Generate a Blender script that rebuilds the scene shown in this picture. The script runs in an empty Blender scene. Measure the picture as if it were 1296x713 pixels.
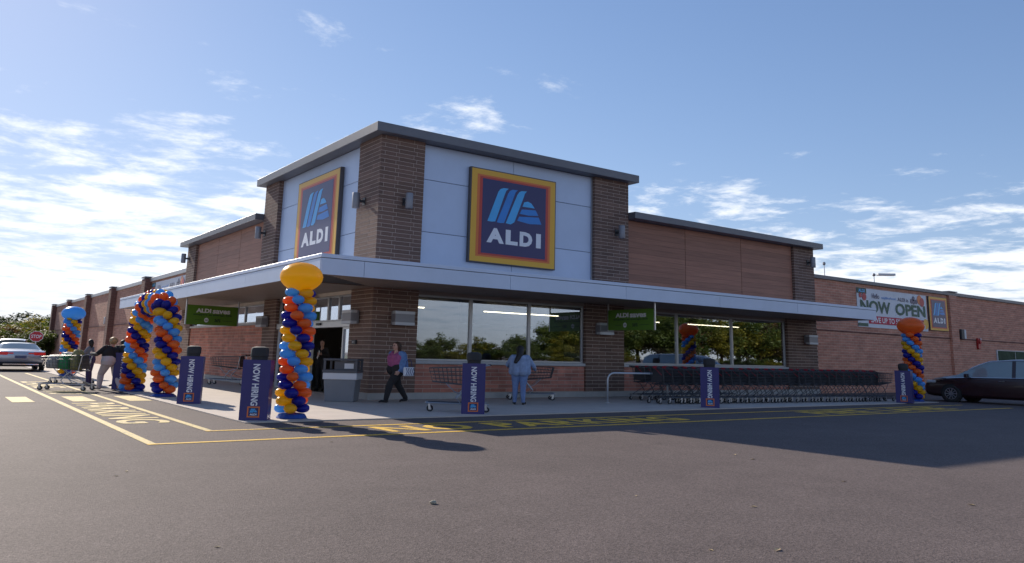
import bpy, bmesh, math, random
import numpy as np
from mathutils import Vector, Matrix, noise as mnoise
R = math.radians
random.seed(7)
scene = bpy.context.scene
COL = scene.collection

# ------------------------------------------------------------------ camera
CX, CY, CH = -10.6024, -21.6202, 1.38
YAW, PITCH, ROLL, FPX, CYC = 0.9445, 0.1884, 0.0239, 1000.38, 259.87   # solved from the facade's vanishing lines (1296 x 713)
fw = Vector((math.cos(YAW)*math.cos(PITCH), math.sin(YAW)*math.cos(PITCH), math.sin(PITCH)))
rt = Vector((math.sin(YAW), -math.cos(YAW), 0)); upv = rt.cross(fw)
cr, sr = math.cos(ROLL), math.sin(ROLL)
Xc = cr*rt + sr*upv; Yc = -sr*rt + cr*upv
cd = bpy.data.cameras.new('camera'); cam = bpy.data.objects.new('camera', cd); COL.objects.link(cam)
M4 = Matrix((Xc, Yc, -fw)).transposed().to_4x4(); M4.translation = (CX, CY, CH)
cam.matrix_world = M4
cd.sensor_fit = 'HORIZONTAL'; cd.sensor_width = 36.0; cd.lens = FPX/1296*36
cd.shift_x = 0.0; cd.shift_y = -(356.5-CYC)/1296
cd.clip_start = 0.05; cd.clip_end = 5000
scene.camera = cam

# ------------------------------------------------------------------ sky and sun
SUN_EL, SUN_AZ = R(28.0), R(94.3)          # azimuth counted from +X towards +Y
w = bpy.data.worlds.new('World'); scene.world = w; w.use_nodes = True
nt = w.node_tree; nd = nt.nodes; lk = nt.links; nd.clear()
def N(t, **kw):
    n = nd.new(t)
    for k, v in kw.items(): setattr(n, k, v)
    return n
def mth(op, a, b=None, c=None, clamp=False):
    n = nd.new('ShaderNodeMath'); n.operation = op; n.use_clamp = clamp
    for i, x in enumerate((a, b, c)):
        if x is None: continue
        if isinstance(x, (int, float)): n.inputs[i].default_value = x
        else: lk.new(x, n.inputs[i])
    return n.outputs[0]
CLOUD_SEED = 1.3
sky = N('ShaderNodeTexSky'); sky.sky_type = 'NISHITA'; sky.sun_disc = False
sky.sun_elevation = SUN_EL; sky.sun_rotation = R(90) - SUN_AZ
sky.air_density = 1.0; sky.dust_density = 0.15; sky.ozone_density = 3.0; sky.altitude = 100
tc = N('ShaderNodeTexCoord'); sep = N('ShaderNodeSeparateXYZ'); lk.new(tc.outputs['Generated'], sep.inputs[0])
dx, dy, dz = sep.outputs
zz = mth('ADD', mth('MAXIMUM', dz, 0.0), 0.055)
px_, py_ = mth('DIVIDE', dx, zz), mth('DIVIDE', dy, zz)
comb = N('ShaderNodeCombineXYZ'); lk.new(px_, comb.inputs[0]); lk.new(py_, comb.inputs[1]); comb.inputs[2].default_value = CLOUD_SEED
n1 = N('ShaderNodeTexNoise'); n1.inputs['Scale'].default_value = 2.3; n1.inputs['Detail'].default_value = 10; n1.inputs['Roughness'].default_value = 0.64; n1.inputs['Distortion'].default_value = 0.15
lk.new(comb.outputs[0], n1.inputs['Vector'])
n2 = N('ShaderNodeTexNoise'); n2.inputs['Scale'].default_value = 0.33; n2.inputs['Detail'].default_value = 3
lk.new(comb.outputs[0], n2.inputs['Vector'])
# a sheet of broken high cloud low in the sky that thins out overhead
low = N('ShaderNodeMapRange'); low.interpolation_type = 'SMOOTHSTEP'
for i, v in zip((1, 2, 3, 4), (0.05, 0.32, 0.22, -0.15)): low.inputs[i].default_value = v
lk.new(dz, low.inputs[0])
dens = mth('ADD', mth('ADD', n1.outputs[0], mth('MULTIPLY', mth('SUBTRACT', n2.outputs[0], 0.5), 0.55)), low.outputs[0])
# thicker towards the sun's side of the sky (the west in the picture)
side = mth('MULTIPLY', mth('SUBTRACT', dy, mth('MULTIPLY', dx, 0.6)), 0.012)
dens = mth('ADD', dens, side)
cm = N('ShaderNodeMapRange'); cm.interpolation_type = 'SMOOTHSTEP'
for i, v in zip((1, 2, 3, 4), (0.52, 0.74, 0.0, 1.0)): cm.inputs[i].default_value = v
lk.new(dens, cm.inputs[0])
hz = N('ShaderNodeMapRange'); hz.interpolation_type = 'SMOOTHSTEP'
for i, v in zip((1, 2, 3, 4), (0.0, 0.10, 0.25, 1.0)): hz.inputs[i].default_value = v
lk.new(dz, hz.inputs[0])
cmask = mth('MULTIPLY', mth('MULTIPLY', cm.outputs[0], 0.80), hz.outputs[0])
mixc = N('ShaderNodeMix'); mixc.data_type = 'RGBA'
tint = N('ShaderNodeMix'); tint.data_type = 'RGBA'; tint.blend_type = 'MULTIPLY'; tint.inputs[0].default_value = 1.0
# soft shoulder, so that the glare round the low sun keeps its colour: c * 1.15 / (1 + c/9)
vd = N('ShaderNodeVectorMath'); vd.operation = 'MULTIPLY_ADD'; lk.new(sky.outputs[0], vd.inputs[0]); vd.inputs[1].default_value = (1/10.4,)*3; vd.inputs[2].default_value = (1/1.15,)*3
vq = N('ShaderNodeVectorMath'); vq.operation = 'DIVIDE'; lk.new(sky.outputs[0], vq.inputs[0]); lk.new(vd.outputs[0], vq.inputs[1])
lk.new(vq.outputs[0], tint.inputs[6]); tint.inputs[7].default_value = (0.78, 0.81, 0.97, 1)
lk.new(cmask, mixc.inputs[0]); lk.new(tint.outputs[2], mixc.inputs[6])
mixc.inputs[7].default_value = (6.2, 6.3, 6.5, 1)
bg = N('ShaderNodeBackground'); bg.inputs['Strength'].default_value = 0.063
lk.new(mixc.outputs[2], bg.inputs['Color'])
wo = N('ShaderNodeOutputWorld'); lk.new(bg.outputs[0], wo.inputs['Surface'])

sd = bpy.data.lights.new('sun', 'SUN'); sd.energy = 2.0; sd.angle = R(0.55); sd.color = (1.0, 0.90, 0.77)
so = bpy.data.objects.new('sun', sd); COL.objects.link(so)
to_sun = Vector((math.cos(SUN_AZ)*math.cos(SUN_EL), math.sin(SUN_AZ)*math.cos(SUN_EL), math.sin(SUN_EL)))
so.rotation_euler = to_sun.to_track_quat('Z', 'Y').to_euler(); so.location = (0, 0, 30)
scene.view_settings.view_transform = 'Standard'; scene.view_settings.look = 'None'
scene.view_settings.gamma = 1.0; scene.view_settings.use_curve_mapping = False
scene.view_settings.exposure = 1.6

# ------------------------------------------------------------------ helpers
def pix(u, v, z=0.0):
    """photo pixel to the point on the horizontal plane z"""
    d = Xc*((u-648)/FPX) - Yc*((v-CYC)/FPX) + fw
    t = (z-CH)/d.z
    return Vector((CX, CY, CH)) + d*t

class MB:
    """collects shapes, then links them as one mesh object"""
    def __init__(s): s.bm = bmesh.new()
    def box(s, x0, x1, y0, y1, z0, z1, mi=0):
        bm = s.bm
        v = [bm.verts.new((x, y, z)) for z in (z0, z1) for x, y in ((x0, y0), (x1, y0), (x1, y1), (x0, y1))]
        for f in ((3, 2, 1, 0), (4, 5, 6, 7), (0, 1, 5, 4), (1, 2, 6, 5), (2, 3, 7, 6), (3, 0, 4, 7)):
            bm.faces.new([v[i] for i in f]).material_index = mi
        return v
    def obox(s, c, ax, ay, az, mi=0):
        """box from centre and three half-axis vectors"""
        c = Vector(c); ax = Vector(ax); ay = Vector(ay); az = Vector(az)
        v = [s.bm.verts.new(c + ax*i + ay*j + az*k) for k in (-1, 1) for i, j in ((-1, -1), (1, -1), (1, 1), (-1, 1))]
        for f in ((3, 2, 1, 0), (4, 5, 6, 7), (0, 1, 5, 4), (1, 2, 6, 5), (2, 3, 7, 6), (3, 0, 4, 7)):
            s.bm.faces.new([v[i] for i in f]).material_index = mi
    def tube(s, pts, r, n=8, cap=True, mi=0):
        pts = [Vector(p) for p in pts]; rs = r if isinstance(r, (list, tuple)) else [r]*len(pts)
        rings = []; prev = None
        for i, p in enumerate(pts):
            a = pts[max(i-1, 0)]; b = pts[min(i+1, len(pts)-1)]; t = (b-a).normalized()
            if prev is None:
                ref = Vector((0, 0, 1)) if abs(t.z) < 0.9 else Vector((1, 0, 0)); nn = t.cross(ref).normalized()
            else: nn = (prev - t*prev.dot(t)).normalized()
            prev = nn; bb = t.cross(nn)
            rings.append([s.bm.verts.new(p + (nn*math.cos(2*math.pi*k/n) + bb*math.sin(2*math.pi*k/n))*rs[i]) for k in range(n)])
        for a, b in zip(rings, rings[1:]):
            for k in range(n): s.bm.faces.new((a[k], a[(k+1) % n], b[(k+1) % n], b[k])).material_index = mi
        if cap:
            s.bm.faces.new(list(reversed(rings[0]))).material_index = mi; s.bm.faces.new(rings[-1]).material_index = mi
        return s
    def lathe(s, prof, n=20, c=(0, 0, 0), ax='z', mi=0):
        rings = []
        for r, h in prof:
            ring = []
            for k in range(n):
                a = 2*math.pi*k/n; x, y = r*math.cos(a), r*math.sin(a)
                p = (x, y, h) if ax == 'z' else ((x, h, y) if ax == 'y' else (h, x, y))
                ring.append(s.bm.verts.new(Vector(p) + Vector(c)))
            rings.append(ring)
        for a, b in zip(rings, rings[1:]):
            for k in range(n): s.bm.faces.new((a[k], a[(k+1) % n], b[(k+1) % n], b[k])).material_index = mi
        s.bm.faces.new(list(reversed(rings[0]))).material_index = mi; s.bm.faces.new(rings[-1]).material_index = mi
    def prism(s, poly, f, d, mi=0):
        """flat polygon poly (u,v) placed by f(u,v,h) and given depth d"""
        a = [s.bm.verts.new(f(u, v, 0)) for u, v in poly]; b = [s.bm.verts.new(f(u, v, d)) for u, v in poly]
        s.bm.faces.new(list(reversed(a))).material_index = mi; s.bm.faces.new(b).material_index = mi
        n = len(poly)
        for i in range(n): s.bm.faces.new((a[i], a[(i+1) % n], b[(i+1) % n], b[i])).material_index = mi
    def ball(s, c, rx, ry=None, rz=None, n=12, m=8, mi=0):
        ry = ry or rx; rz = rz or rx; c = Vector(c)
        rings = []
        top = s.bm.verts.new(c + Vector((0, 0, rz))); bot = s.bm.verts.new(c - Vector((0, 0, rz)))
        for j in range(1, m):
            t = math.pi*j/m
            rings.append([s.bm.verts.new(c + Vector((rx*math.sin(t)*math.cos(2*math.pi*k/n), ry*math.sin(t)*math.sin(2*math.pi*k/n), rz*math.cos(t)))) for k in range(n)])
        for k in range(n):
            s.bm.faces.new((top, rings[0][k], rings[0][(k+1) % n])).material_index = mi
            s.bm.faces.new((bot, rings[-1][(k+1) % n], rings[-1][k])).material_index = mi
        for a, b in zip(rings, rings[1:]):
            for k in range(n): s.bm.faces.new((a[k], b[k], b[(k+1) % n], a[(k+1) % n])).material_index = mi
    def mesh(s, name, mats, smooth=False, bevel=0):
        if bevel: bmesh.ops.bevel(s.bm, geom=s.bm.edges[:], offset=bevel, segments=1, affect='EDGES', profile=0.5)
        bmesh.ops.recalc_face_normals(s.bm, faces=s.bm.faces[:])
        me = bpy.data.meshes.new(name); s.bm.to_mesh(me); s.bm.free()
        for m in (mats if isinstance(mats, (list, tuple)) else [mats]): me.materials.append(MAT[m] if isinstance(m, str) else m)
        if smooth:
            me.polygons.foreach_set('use_smooth', [True]*len(me.polygons))
            if smooth != 'all': me.set_sharp_from_angle(angle=R(40))
        return me
    def build(s, name, mats, parent=None, smooth=False, bevel=0):
        return link(name, s.mesh(name, mats, smooth, bevel), parent)

def link(name, data, parent=None, loc=(0, 0, 0), rz=0.0):
    o = bpy.data.objects.new(name, data); COL.objects.link(o); o.location = loc; o.rotation_euler = (0, 0, rz)
    if parent: o.parent = parent
    return o
def tag(o, label, cat, group=None):
    o['label'] = label; o['category'] = cat
    if group: o['group'] = group
    return o
def thing(name, label, cat, loc=(0, 0, 0), rz=0.0, group=None):
    return tag(link(name, None, None, loc, rz), label, cat, group)
def struct(o): o['kind'] = 'structure'; return o
def stuff(o): o['kind'] = 'stuff'; return o
KIDS = {}
def dup(root, loc, rz, label=None, group=None):
    def cp(o, par):
        c = o.copy(); COL.objects.link(c); c.parent = par
        for ch in kids.get(o, ()): cp(ch, c)
        return c
    if root.name not in KIDS:
        k_ = {}
        for o in bpy.data.objects:
            if o.parent: k_.setdefault(o.parent, []).append(o)
        KIDS[root.name] = k_
    kids = KIDS[root.name]
    r = cp(root, None); r.location = loc; r.rotation_euler = (0, 0, rz)
    if label: r['label'] = label
    if group: r['group'] = group
    return r

def text_mesh(body, size=1.0, bold=0.02, extrude=0.004, space=1.0):
    cu = bpy.data.curves.new('tmp', 'FONT'); cu.body = body; cu.size = size; cu.offset = bold*size; cu.extrude = extrude
    cu.align_x = 'CENTER'; cu.align_y = 'CENTER'; cu.space_character = space; cu.resolution_u = 3
    ob = bpy.data.objects.new('tmp', cu); COL.objects.link(ob)
    bpy.context.view_layer.update()
    me = bpy.data.meshes.new_from_object(ob.evaluated_get(bpy.context.evaluated_depsgraph_get()))
    bpy.data.objects.remove(ob); bpy.data.curves.remove(cu)
    return me
def text_fit(name, body, mat, parent, org, ux, uy, wdt, hgt, bold=0.03, depth=0.006, space=1.0):
    """lettering scaled to wdt x hgt, centred at org, along ux and uy; stands depth proud"""
    me = text_mesh(body, 1.0, bold, 0.5, space)
    xs = [v.co.x for v in me.vertices]; ys = [v.co.y for v in me.vertices]
    x0, x1, y0, y1 = min(xs), max(xs), min(ys), max(ys)
    ux = Vector(ux); uy = Vector(uy); n = ux.cross(uy); org = Vector(org)
    for v in me.vertices:
        a = ((v.co.x-x0)/(x1-x0)-0.5)*wdt; b = ((v.co.y-y0)/(y1-y0)-0.5)*hgt
        v.co = org + ux*a + uy*b + n*((v.co.z+0.5)*depth)
    me.name = name; me.materials.clear(); me.materials.append(MAT[mat])
    return link(name, me, parent)

# ------------------------------------------------------------------ materials
MAT = {}
def mat(name, col, rough=0.6, metal=0.0, var=0.0, vscale=8.0, bump=0.0, bscale=60.0, objrand=0.0, spec=0.5, stretch=None, coat=0.0, emit=None):
    m = bpy.data.materials.new(name); m.use_nodes = True; MAT[name] = m
    t = m.node_tree; b = t.nodes['Principled BSDF']
    b.inputs['Base Color'].default_value = (*col, 1); b.inputs['Roughness'].default_value = rough; b.inputs['Metallic'].default_value = metal
    b.inputs['Specular IOR Level'].default_value = spec; b.inputs['Coat Weight'].default_value = coat; b.inputs['Coat Roughness'].default_value = 0.05
    co = t.nodes.new('ShaderNodeTexCoord'); src = co.outputs['Object']
    if stretch:
        mp = t.nodes.new('ShaderNodeMapping'); mp.inputs['Scale'].default_value = stretch; t.links.new(src, mp.inputs[0]); src = mp.outputs[0]
    if var or objrand:
        hsv = t.nodes.new('ShaderNodeHueSaturation'); hsv.inputs['Color'].default_value = (*col, 1)
        val = None
        if var:
            n = t.nodes.new('ShaderNodeTexNoise'); n.inputs['Scale'].default_value = vscale; n.inputs['Detail'].default_value = 6; n.inputs['Roughness'].default_value = 0.6
            t.links.new(src, n.inputs['Vector'])
            r = t.nodes.new('ShaderNodeMapRange'); r.inputs[1].default_value = 0.25; r.inputs[2].default_value = 0.75
            r.inputs[3].default_value = 1-var; r.inputs[4].default_value = 1+var; t.links.new(n.outputs[0], r.inputs[0]); val = r.outputs[0]
        if objrand:
            oi = t.nodes.new('ShaderNodeObjectInfo'); r2 = t.nodes.new('ShaderNodeMapRange')
            r2.inputs[3].default_value = 1-objrand; r2.inputs[4].default_value = 1+objrand; t.links.new(oi.outputs['Random'], r2.inputs[0])
            if val is None: val = r2.outputs[0]
            else:
                mm = t.nodes.new('ShaderNodeMath'); mm.operation = 'MULTIPLY'; t.links.new(val, mm.inputs[0]); t.links.new(r2.outputs[0], mm.inputs[1]); val = mm.outputs[0]
        t.links.new(val, hsv.inputs['Value']); t.links.new(hsv.outputs[0], b.inputs['Base Color'])
    if bump:
        n = t.nodes.new('ShaderNodeTexNoise'); n.inputs['Scale'].default_value = bscale; n.inputs['Detail'].default_value = 5
        t.links.new(src, n.inputs['Vector'])
        bp = t.nodes.new('ShaderNodeBump'); bp.inputs['Strength'].default_value = bump; bp.inputs['Distance'].default_value = 0.01
        t.links.new(n.outputs[0], bp.inputs['Height']); t.links.new(bp.outputs[0], b.inputs['Normal'])
    if emit:
        b.inputs['Emission Color'].default_value = (*emit[0], 1); b.inputs['Emission Strength'].default_value = emit[1]
    return m

mat('dark_brick', (0.185, 0.110, 0.083), 0.8, var=0.22, vscale=1.1, bump=0.12, bscale=45, objrand=0.16)
mat('mortar', (0.50, 0.41, 0.345), 0.9, var=0.10)
mat('cladding', (0.50, 0.585, 0.74), 0.45, 0.15, var=0.04, vscale=1.5, objrand=0.03)
mat('fascia', (0.53, 0.61, 0.76), 0.42, 0.15, var=0.05, vscale=1.2, objrand=0.03)
mat('joint', (0.05, 0.05, 0.06), 0.8)
mat('cap_metal', (0.15, 0.15, 0.165), 0.45, 0.3, var=0.08, vscale=2)
mat('light_coping', (0.42, 0.44, 0.46), 0.5, 0.2, var=0.06)
mat('wood', (0.34, 0.152, 0.096), 0.6, var=0.26, vscale=2.0, stretch=(0.45, 0.45, 14.0), bump=0.05, bscale=12, objrand=0.15)
mat('soffit', (0.26, 0.20, 0.17), 0.55, var=0.12, vscale=2)
mat('frame_metal', (0.42, 0.42, 0.43), 0.38, 0.6)
mat('door_metal', (0.62, 0.62, 0.62), 0.4, 0.4)
mat('sill', (0.45, 0.45, 0.46), 0.6, var=0.08, vscale=4)
mat('plinth', (0.40, 0.39, 0.37), 0.85, var=0.10, vscale=3, bump=0.2)
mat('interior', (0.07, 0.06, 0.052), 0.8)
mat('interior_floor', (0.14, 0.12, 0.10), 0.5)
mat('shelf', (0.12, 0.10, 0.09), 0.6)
mat('tube_light', (0.9, 0.9, 0.85), 0.5, emit=((1.0, 0.86, 0.62), 2.0))
mat('lamp_grey', (0.26, 0.26, 0.28), 0.5, 0.4)
mat('lamp_pale', (0.55, 0.57, 0.60), 0.5, 0.2)
mat('lamp_dark', (0.05, 0.05, 0.055), 0.5, 0.3)
mat('sign_casing', (0.10, 0.09, 0.09), 0.5, 0.3)
mat('sign_yellow', (0.80, 0.42, 0.03), 0.4)
mat('sign_orange', (0.72, 0.17, 0.03), 0.4)
mat('sign_red', (0.55, 0.045, 0.03), 0.4)
mat('sign_navy', (0.016, 0.016, 0.11), 0.35)
mat('sign_blue', (0.02, 0.22, 0.62), 0.4, var=0.12, vscale=1.2)
mat('sign_cyan', (0.06, 0.42, 0.80), 0.4, var=0.12, vscale=1.2)
mat('sign_white', (0.80, 0.80, 0.82), 0.45)
mat('green_sign', (0.11, 0.24, 0.02), 0.45, var=0.05, vscale=2)
mat('green_dark', (0.015, 0.05, 0.02), 0.5)
mat('green_letter', (0.03, 0.10, 0.06), 0.5, var=0.5, vscale=9)
mat('banner_white', (0.72, 0.74, 0.78), 0.6, var=0.04, vscale=1.5, bump=0.15, bscale=2)
mat('banner_red', (0.55, 0.02, 0.06), 0.6)
mat('cherry', (0.45, 0.01, 0.03), 0.4)
mat('asphalt_paint_yellow', (0.78, 0.46, 0.035), 0.75, var=0.22, vscale=14, bump=0.5, bscale=140)
mat('asphalt_paint_pale', (0.66, 0.50, 0.20), 0.75, var=0.22, vscale=14, bump=0.5, bscale=140)
mat('navy_sleeve', (0.034, 0.027, 0.15), 0.45, var=0.08, vscale=3, bump=0.1, bscale=4)
mat('rubber', (0.025, 0.025, 0.026), 0.8)
mat('bollard_cap', (0.028, 0.027, 0.028), 0.75, var=0.1)
mat('steel', (0.50, 0.50, 0.51), 0.32, 0.85)
mat('galvanised', (0.55, 0.56, 0.58), 0.42, 0.6, var=0.08)
mat('cart_metal', (0.10, 0.10, 0.105), 0.42, 0.5)
mat('cart_plastic', (0.045, 0.045, 0.05), 0.5)
mat('cart_red', (0.40, 0.02, 0.035), 0.45)
mat('bin_grey', (0.20, 0.205, 0.22), 0.6, var=0.06, vscale=3)
mat('bin_dark', (0.09, 0.09, 0.10), 0.55)
mat('liner', (0.62, 0.62, 0.64), 0.35)
for n_, c_ in dict(balloon_yellow=(1.0, 0.56, 0.02), balloon_orange=(1.0, 0.22, 0.04), balloon_navy=(0.022, 0.03, 0.38), balloon_blue=(0.15, 0.48, 0.98)).items():
    m_ = mat(n_, c_, 0.3, spec=0.5); t_ = m_.node_tree      # thin latex: some of the sun comes through
    tr_ = t_.nodes.new('ShaderNodeBsdfTranslucent'); tr_.inputs['Color'].default_value = (*[min(1, x*1.25+0.01) for x in c_], 1)
    mx_ = t_.nodes.new('ShaderNodeMixShader'); mx_.inputs[0].default_value = 0.5
    t_.links.new(t_.nodes['Principled BSDF'].outputs[0], mx_.inputs[1]); t_.links.new(tr_.outputs[0], mx_.inputs[2]); t_.links.new(mx_.outputs[0], t_.nodes['Material Output'].inputs['Surface'])
mat('foil_blue', (0.015, 0.06, 0.30), 0.3)
mat('skin', (0.52, 0.29, 0.21), 0.6)
mat('skin_brown', (0.30, 0.16, 0.10), 0.6)
mat('hair_brown', (0.06, 0.028, 0.015), 0.6, bump=0.4, bscale=90, stretch=(3, 3, 0.5))
mat('hair_dark', (0.014, 0.010, 0.008), 0.55, bump=0.4, bscale=90, stretch=(3, 3, 0.5))
mat('hair_blond', (0.42, 0.28, 0.13), 0.6, bump=0.4, bscale=90, stretch=(3, 3, 0.5))
mat('denim', (0.12, 0.21, 0.40), 0.85, var=0.25, vscale=10, bump=0.4, bscale=30)
mat('denim_pale', (0.25, 0.32, 0.47), 0.85, var=0.2, vscale=10, bump=0.4, bscale=30)
mat('jeans', (0.16, 0.23, 0.41), 0.85, var=0.25, vscale=7, bump=0.4, bscale=25)
mat('plum', (0.36, 0.085, 0.20), 0.85, var=0.3, vscale=16, bump=0.4, bscale=30)
mat('black_cloth', (0.02, 0.018, 0.019), 0.85, bump=0.4, bscale=22)
mat('suit', (0.02, 0.016, 0.016), 0.8, bump=0.4, bscale=22)
mat('beige_cloth', (0.60, 0.51, 0.49), 0.85, var=0.08, bump=0.5, bscale=18)
mat('purple_cloth', (0.055, 0.035, 0.10), 0.85, bump=0.4, bscale=22)
mat('grey_cloth', (0.20, 0.19, 0.21), 0.85, bump=0.4, bscale=22)
mat('shoe_pale', (0.35, 0.32, 0.31), 0.6)
mat('eye', (0.01, 0.008, 0.008), 0.2)
mat('lip', (0.32, 0.09, 0.08), 0.5)
mat('paper', (0.70, 0.68, 0.62), 0.7)
mat('bag_grey', (0.36, 0.34, 0.32), 0.6, var=0.2, vscale=9, bump=0.8, bscale=14)
mat('bag_green', (0.02, 0.22, 0.07), 0.5, var=0.2, vscale=9, bump=0.6, bscale=14)
mat('bag_olive', (0.24, 0.22, 0.08), 0.6, var=0.3, vscale=12, bump=0.6, bscale=14)
mat('bag_blue', (0.02, 0.06, 0.32), 0.5, var=0.2, vscale=9, bump=0.6, bscale=14)
mat('car_silver', (0.30, 0.32, 0.37), 0.25, 0.7, coat=0.8)
mat('car_maroon', (0.026, 0.006, 0.008), 0.3, 0.0, coat=0.35)
mat('car_black', (0.012, 0.012, 0.015), 0.2, 0.2, coat=1.0)
mat('car_white', (0.60, 0.61, 0.63), 0.3, 0.1, coat=0.8)
mat('car_glass', (0.02, 0.025, 0.03), 0.04, spec=0.8)
mat('car_glass_pale', (0.20, 0.26, 0.28), 0.05, spec=0.9)
mat('chrome', (0.75, 0.76, 0.78), 0.12, 1.0)
mat('tail_red', (0.45, 0.012, 0.015), 0.2, emit=((1.0, 0.03, 0.02), 0.05))
mat('plate', (0.10, 0.11, 0.20), 0.5)
mat('black_trim', (0.012, 0.012, 0.013), 0.7)
mat('bark', (0.075, 0.055, 0.04), 0.9, var=0.3, vscale=12, bump=0.6)
mat('window_green_reflection', (0.03, 0.06, 0.035), 0.6, spec=0.1, var=0.5, vscale=2)  # pane colour stands in for greenery reflected in the glass
mat('stone', (0.40, 0.36, 0.27), 0.85, var=0.2, vscale=20)
mat('stop_red', (0.50, 0.02, 0.03), 0.45)
mat('alarm_red', (0.38, 0.015, 0.015), 0.4)

def per_brick(name, amt):
    """each brick of a joined wall its own tone"""
    t = MAT[name].node_tree; b = t.nodes['Principled BSDF']; src = b.inputs['Base Color'].links[0].from_socket
    ge = t.nodes.new('ShaderNodeNewGeometry'); r = t.nodes.new('ShaderNodeMapRange'); r.inputs[3].default_value = 1-amt; r.inputs[4].default_value = 1+amt
    t.links.new(ge.outputs['Random Per Island'], r.inputs[0]); h = t.nodes.new('ShaderNodeHueSaturation')
    t.links.new(src, h.inputs['Color']); t.links.new(r.outputs[0], h.inputs['Value']); t.links.new(h.outputs[0], b.inputs['Base Color'])
per_brick('dark_brick', 0.22)
def worn(name):
    t = MAT[name].node_tree; b = t.nodes['Principled BSDF']; src = b.inputs['Base Color'].links[0].from_socket
    co = t.nodes.new('ShaderNodeTexCoord'); n = t.nodes.new('ShaderNodeTexNoise'); n.inputs['Scale'].default_value = 22; n.inputs['Detail'].default_value = 8; n.inputs['Roughness'].default_value = 0.75
    n2 = t.nodes.new('ShaderNodeTexNoise'); n2.inputs['Scale'].default_value = 0.9; n2.inputs['Detail'].default_value = 3
    t.links.new(co.outputs['Object'], n.inputs['Vector']); t.links.new(co.outputs['Object'], n2.inputs['Vector'])
    a = t.nodes.new('ShaderNodeMath'); a.operation = 'MULTIPLY_ADD'; a.inputs[1].default_value = 0.5; t.links.new(n2.outputs[0], a.inputs[0]); t.links.new(n.outputs[0], a.inputs[2])
    r = t.nodes.new('ShaderNodeMapRange'); t.links.new(a.outputs[0], r.inputs[0])
    for i, v in enumerate((0.78, 0.92, 0.0, 0.85)): r.inputs[i+1].default_value = v
    mx = t.nodes.new('ShaderNodeMix'); mx.data_type = 'RGBA'; t.links.new(r.outputs[0], mx.inputs[0]); t.links.new(src, mx.inputs[6]); mx.inputs[7].default_value = (0.15, 0.12, 0.105, 1)
    t.links.new(mx.outputs[2], b.inputs['Base Color'])
worn('asphalt_paint_yellow'); worn('asphalt_paint_pale')
mat('dry_leaf', (0.36, 0.27, 0.15), 0.8, objrand=0.4)

def leaf_mat(name, c1, c2):
    m = bpy.data.materials.new(name); m.use_nodes = True; MAT[name] = m; t = m.node_tree; b = t.nodes['Principled BSDF']
    co = t.nodes.new('ShaderNodeTexCoord'); n = t.nodes.new('ShaderNodeTexNoise'); n.inputs['Scale'].default_value = 0.9; n.inputs['Detail'].default_value = 3
    t.links.new(co.outputs['Object'], n.inputs['Vector'])
    mx = t.nodes.new('ShaderNodeMix'); mx.data_type = 'RGBA'; mx.inputs[6].default_value = (*c1, 1); mx.inputs[7].default_value = (*c2, 1)
    r = t.nodes.new('ShaderNodeMapRange'); r.inputs[1].default_value = 0.35; r.inputs[2].default_value = 0.65; t.links.new(n.outputs[0], r.inputs[0])
    t.links.new(r.outputs[0], mx.inputs[0]); t.links.new(mx.outputs[2], b.inputs['Base Color'])
    b.inputs['Roughness'].default_value = 0.6
    tr = t.nodes.new('ShaderNodeBsdfTranslucent'); t.links.new(mx.outputs[2], tr.inputs['Color'])
    ms = t.nodes.new('ShaderNodeMixShader'); ms.inputs[0].default_value = 0.5
    t.links.new(b.outputs[0], ms.inputs[1]); t.links.new(tr.outputs[0], ms.inputs[2])
    t.links.new(ms.outputs[0], t.nodes['Material Output'].inputs['Surface'])
leaf_mat('leaf_green', (0.05, 0.085, 0.014), (0.14, 0.17, 0.025))
leaf_mat('leaf_yellow', (0.12, 0.13, 0.014), (0.30, 0.25, 0.025))
leaf_mat('leaf_dark', (0.018, 0.035, 0.010), (0.05, 0.07, 0.018))
leaf_mat('leaf_russet', (0.07, 0.055, 0.02), (0.16, 0.09, 0.03))

def glass_mat(name, tint, ior, refl):
    m = bpy.data.materials.new(name); m.use_nodes = True; MAT[name] = m; t = m.node_tree; t.nodes.clear()
    o = t.nodes.new('ShaderNodeOutputMaterial'); tr = t.nodes.new('ShaderNodeBsdfTransparent'); tr.inputs[0].default_value = (*tint, 1)
    g = t.nodes.new('ShaderNodeBsdfGlossy'); g.inputs['Roughness'].default_value = 0.0; g.inputs['Color'].default_value = (refl*0.80, refl*0.87, refl, 1)
    lw = t.nodes.new('ShaderNodeLayerWeight'); lw.inputs[0].default_value = 0.5
    f = t.nodes.new('ShaderNodeMapRange'); t.links.new(lw.outputs['Facing'], f.inputs[0])
    for i, v in enumerate((0.0, 1.0, ior, 0.85)): f.inputs[i+1].default_value = v
    mx = t.nodes.new('ShaderNodeMixShader'); t.links.new(f.outputs[0], mx.inputs[0]); t.links.new(tr.outputs[0], mx.inputs[1]); t.links.new(g.outputs[0], mx.inputs[2])
    t.links.new(mx.outputs[0], o.inputs[0])
    # wavy panes
    co = t.nodes.new('ShaderNodeTexCoord'); n = t.nodes.new('ShaderNodeTexNoise'); n.inputs['Scale'].default_value = 1.3; n.inputs['Detail'].default_value = 1
    t.links.new(co.outputs['Object'], n.inputs['Vector']); b = t.nodes.new('ShaderNodeBump'); b.inputs['Strength'].default_value = 0.02; b.inputs['Distance'].default_value = 0.02
    t.links.new(n.outputs[0], b.inputs['Height']); t.links.new(b.outputs[0], g.inputs['Normal'])
glass_mat('window_glass', (0.85, 0.87, 0.85), 0.10, 0.95)

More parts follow.
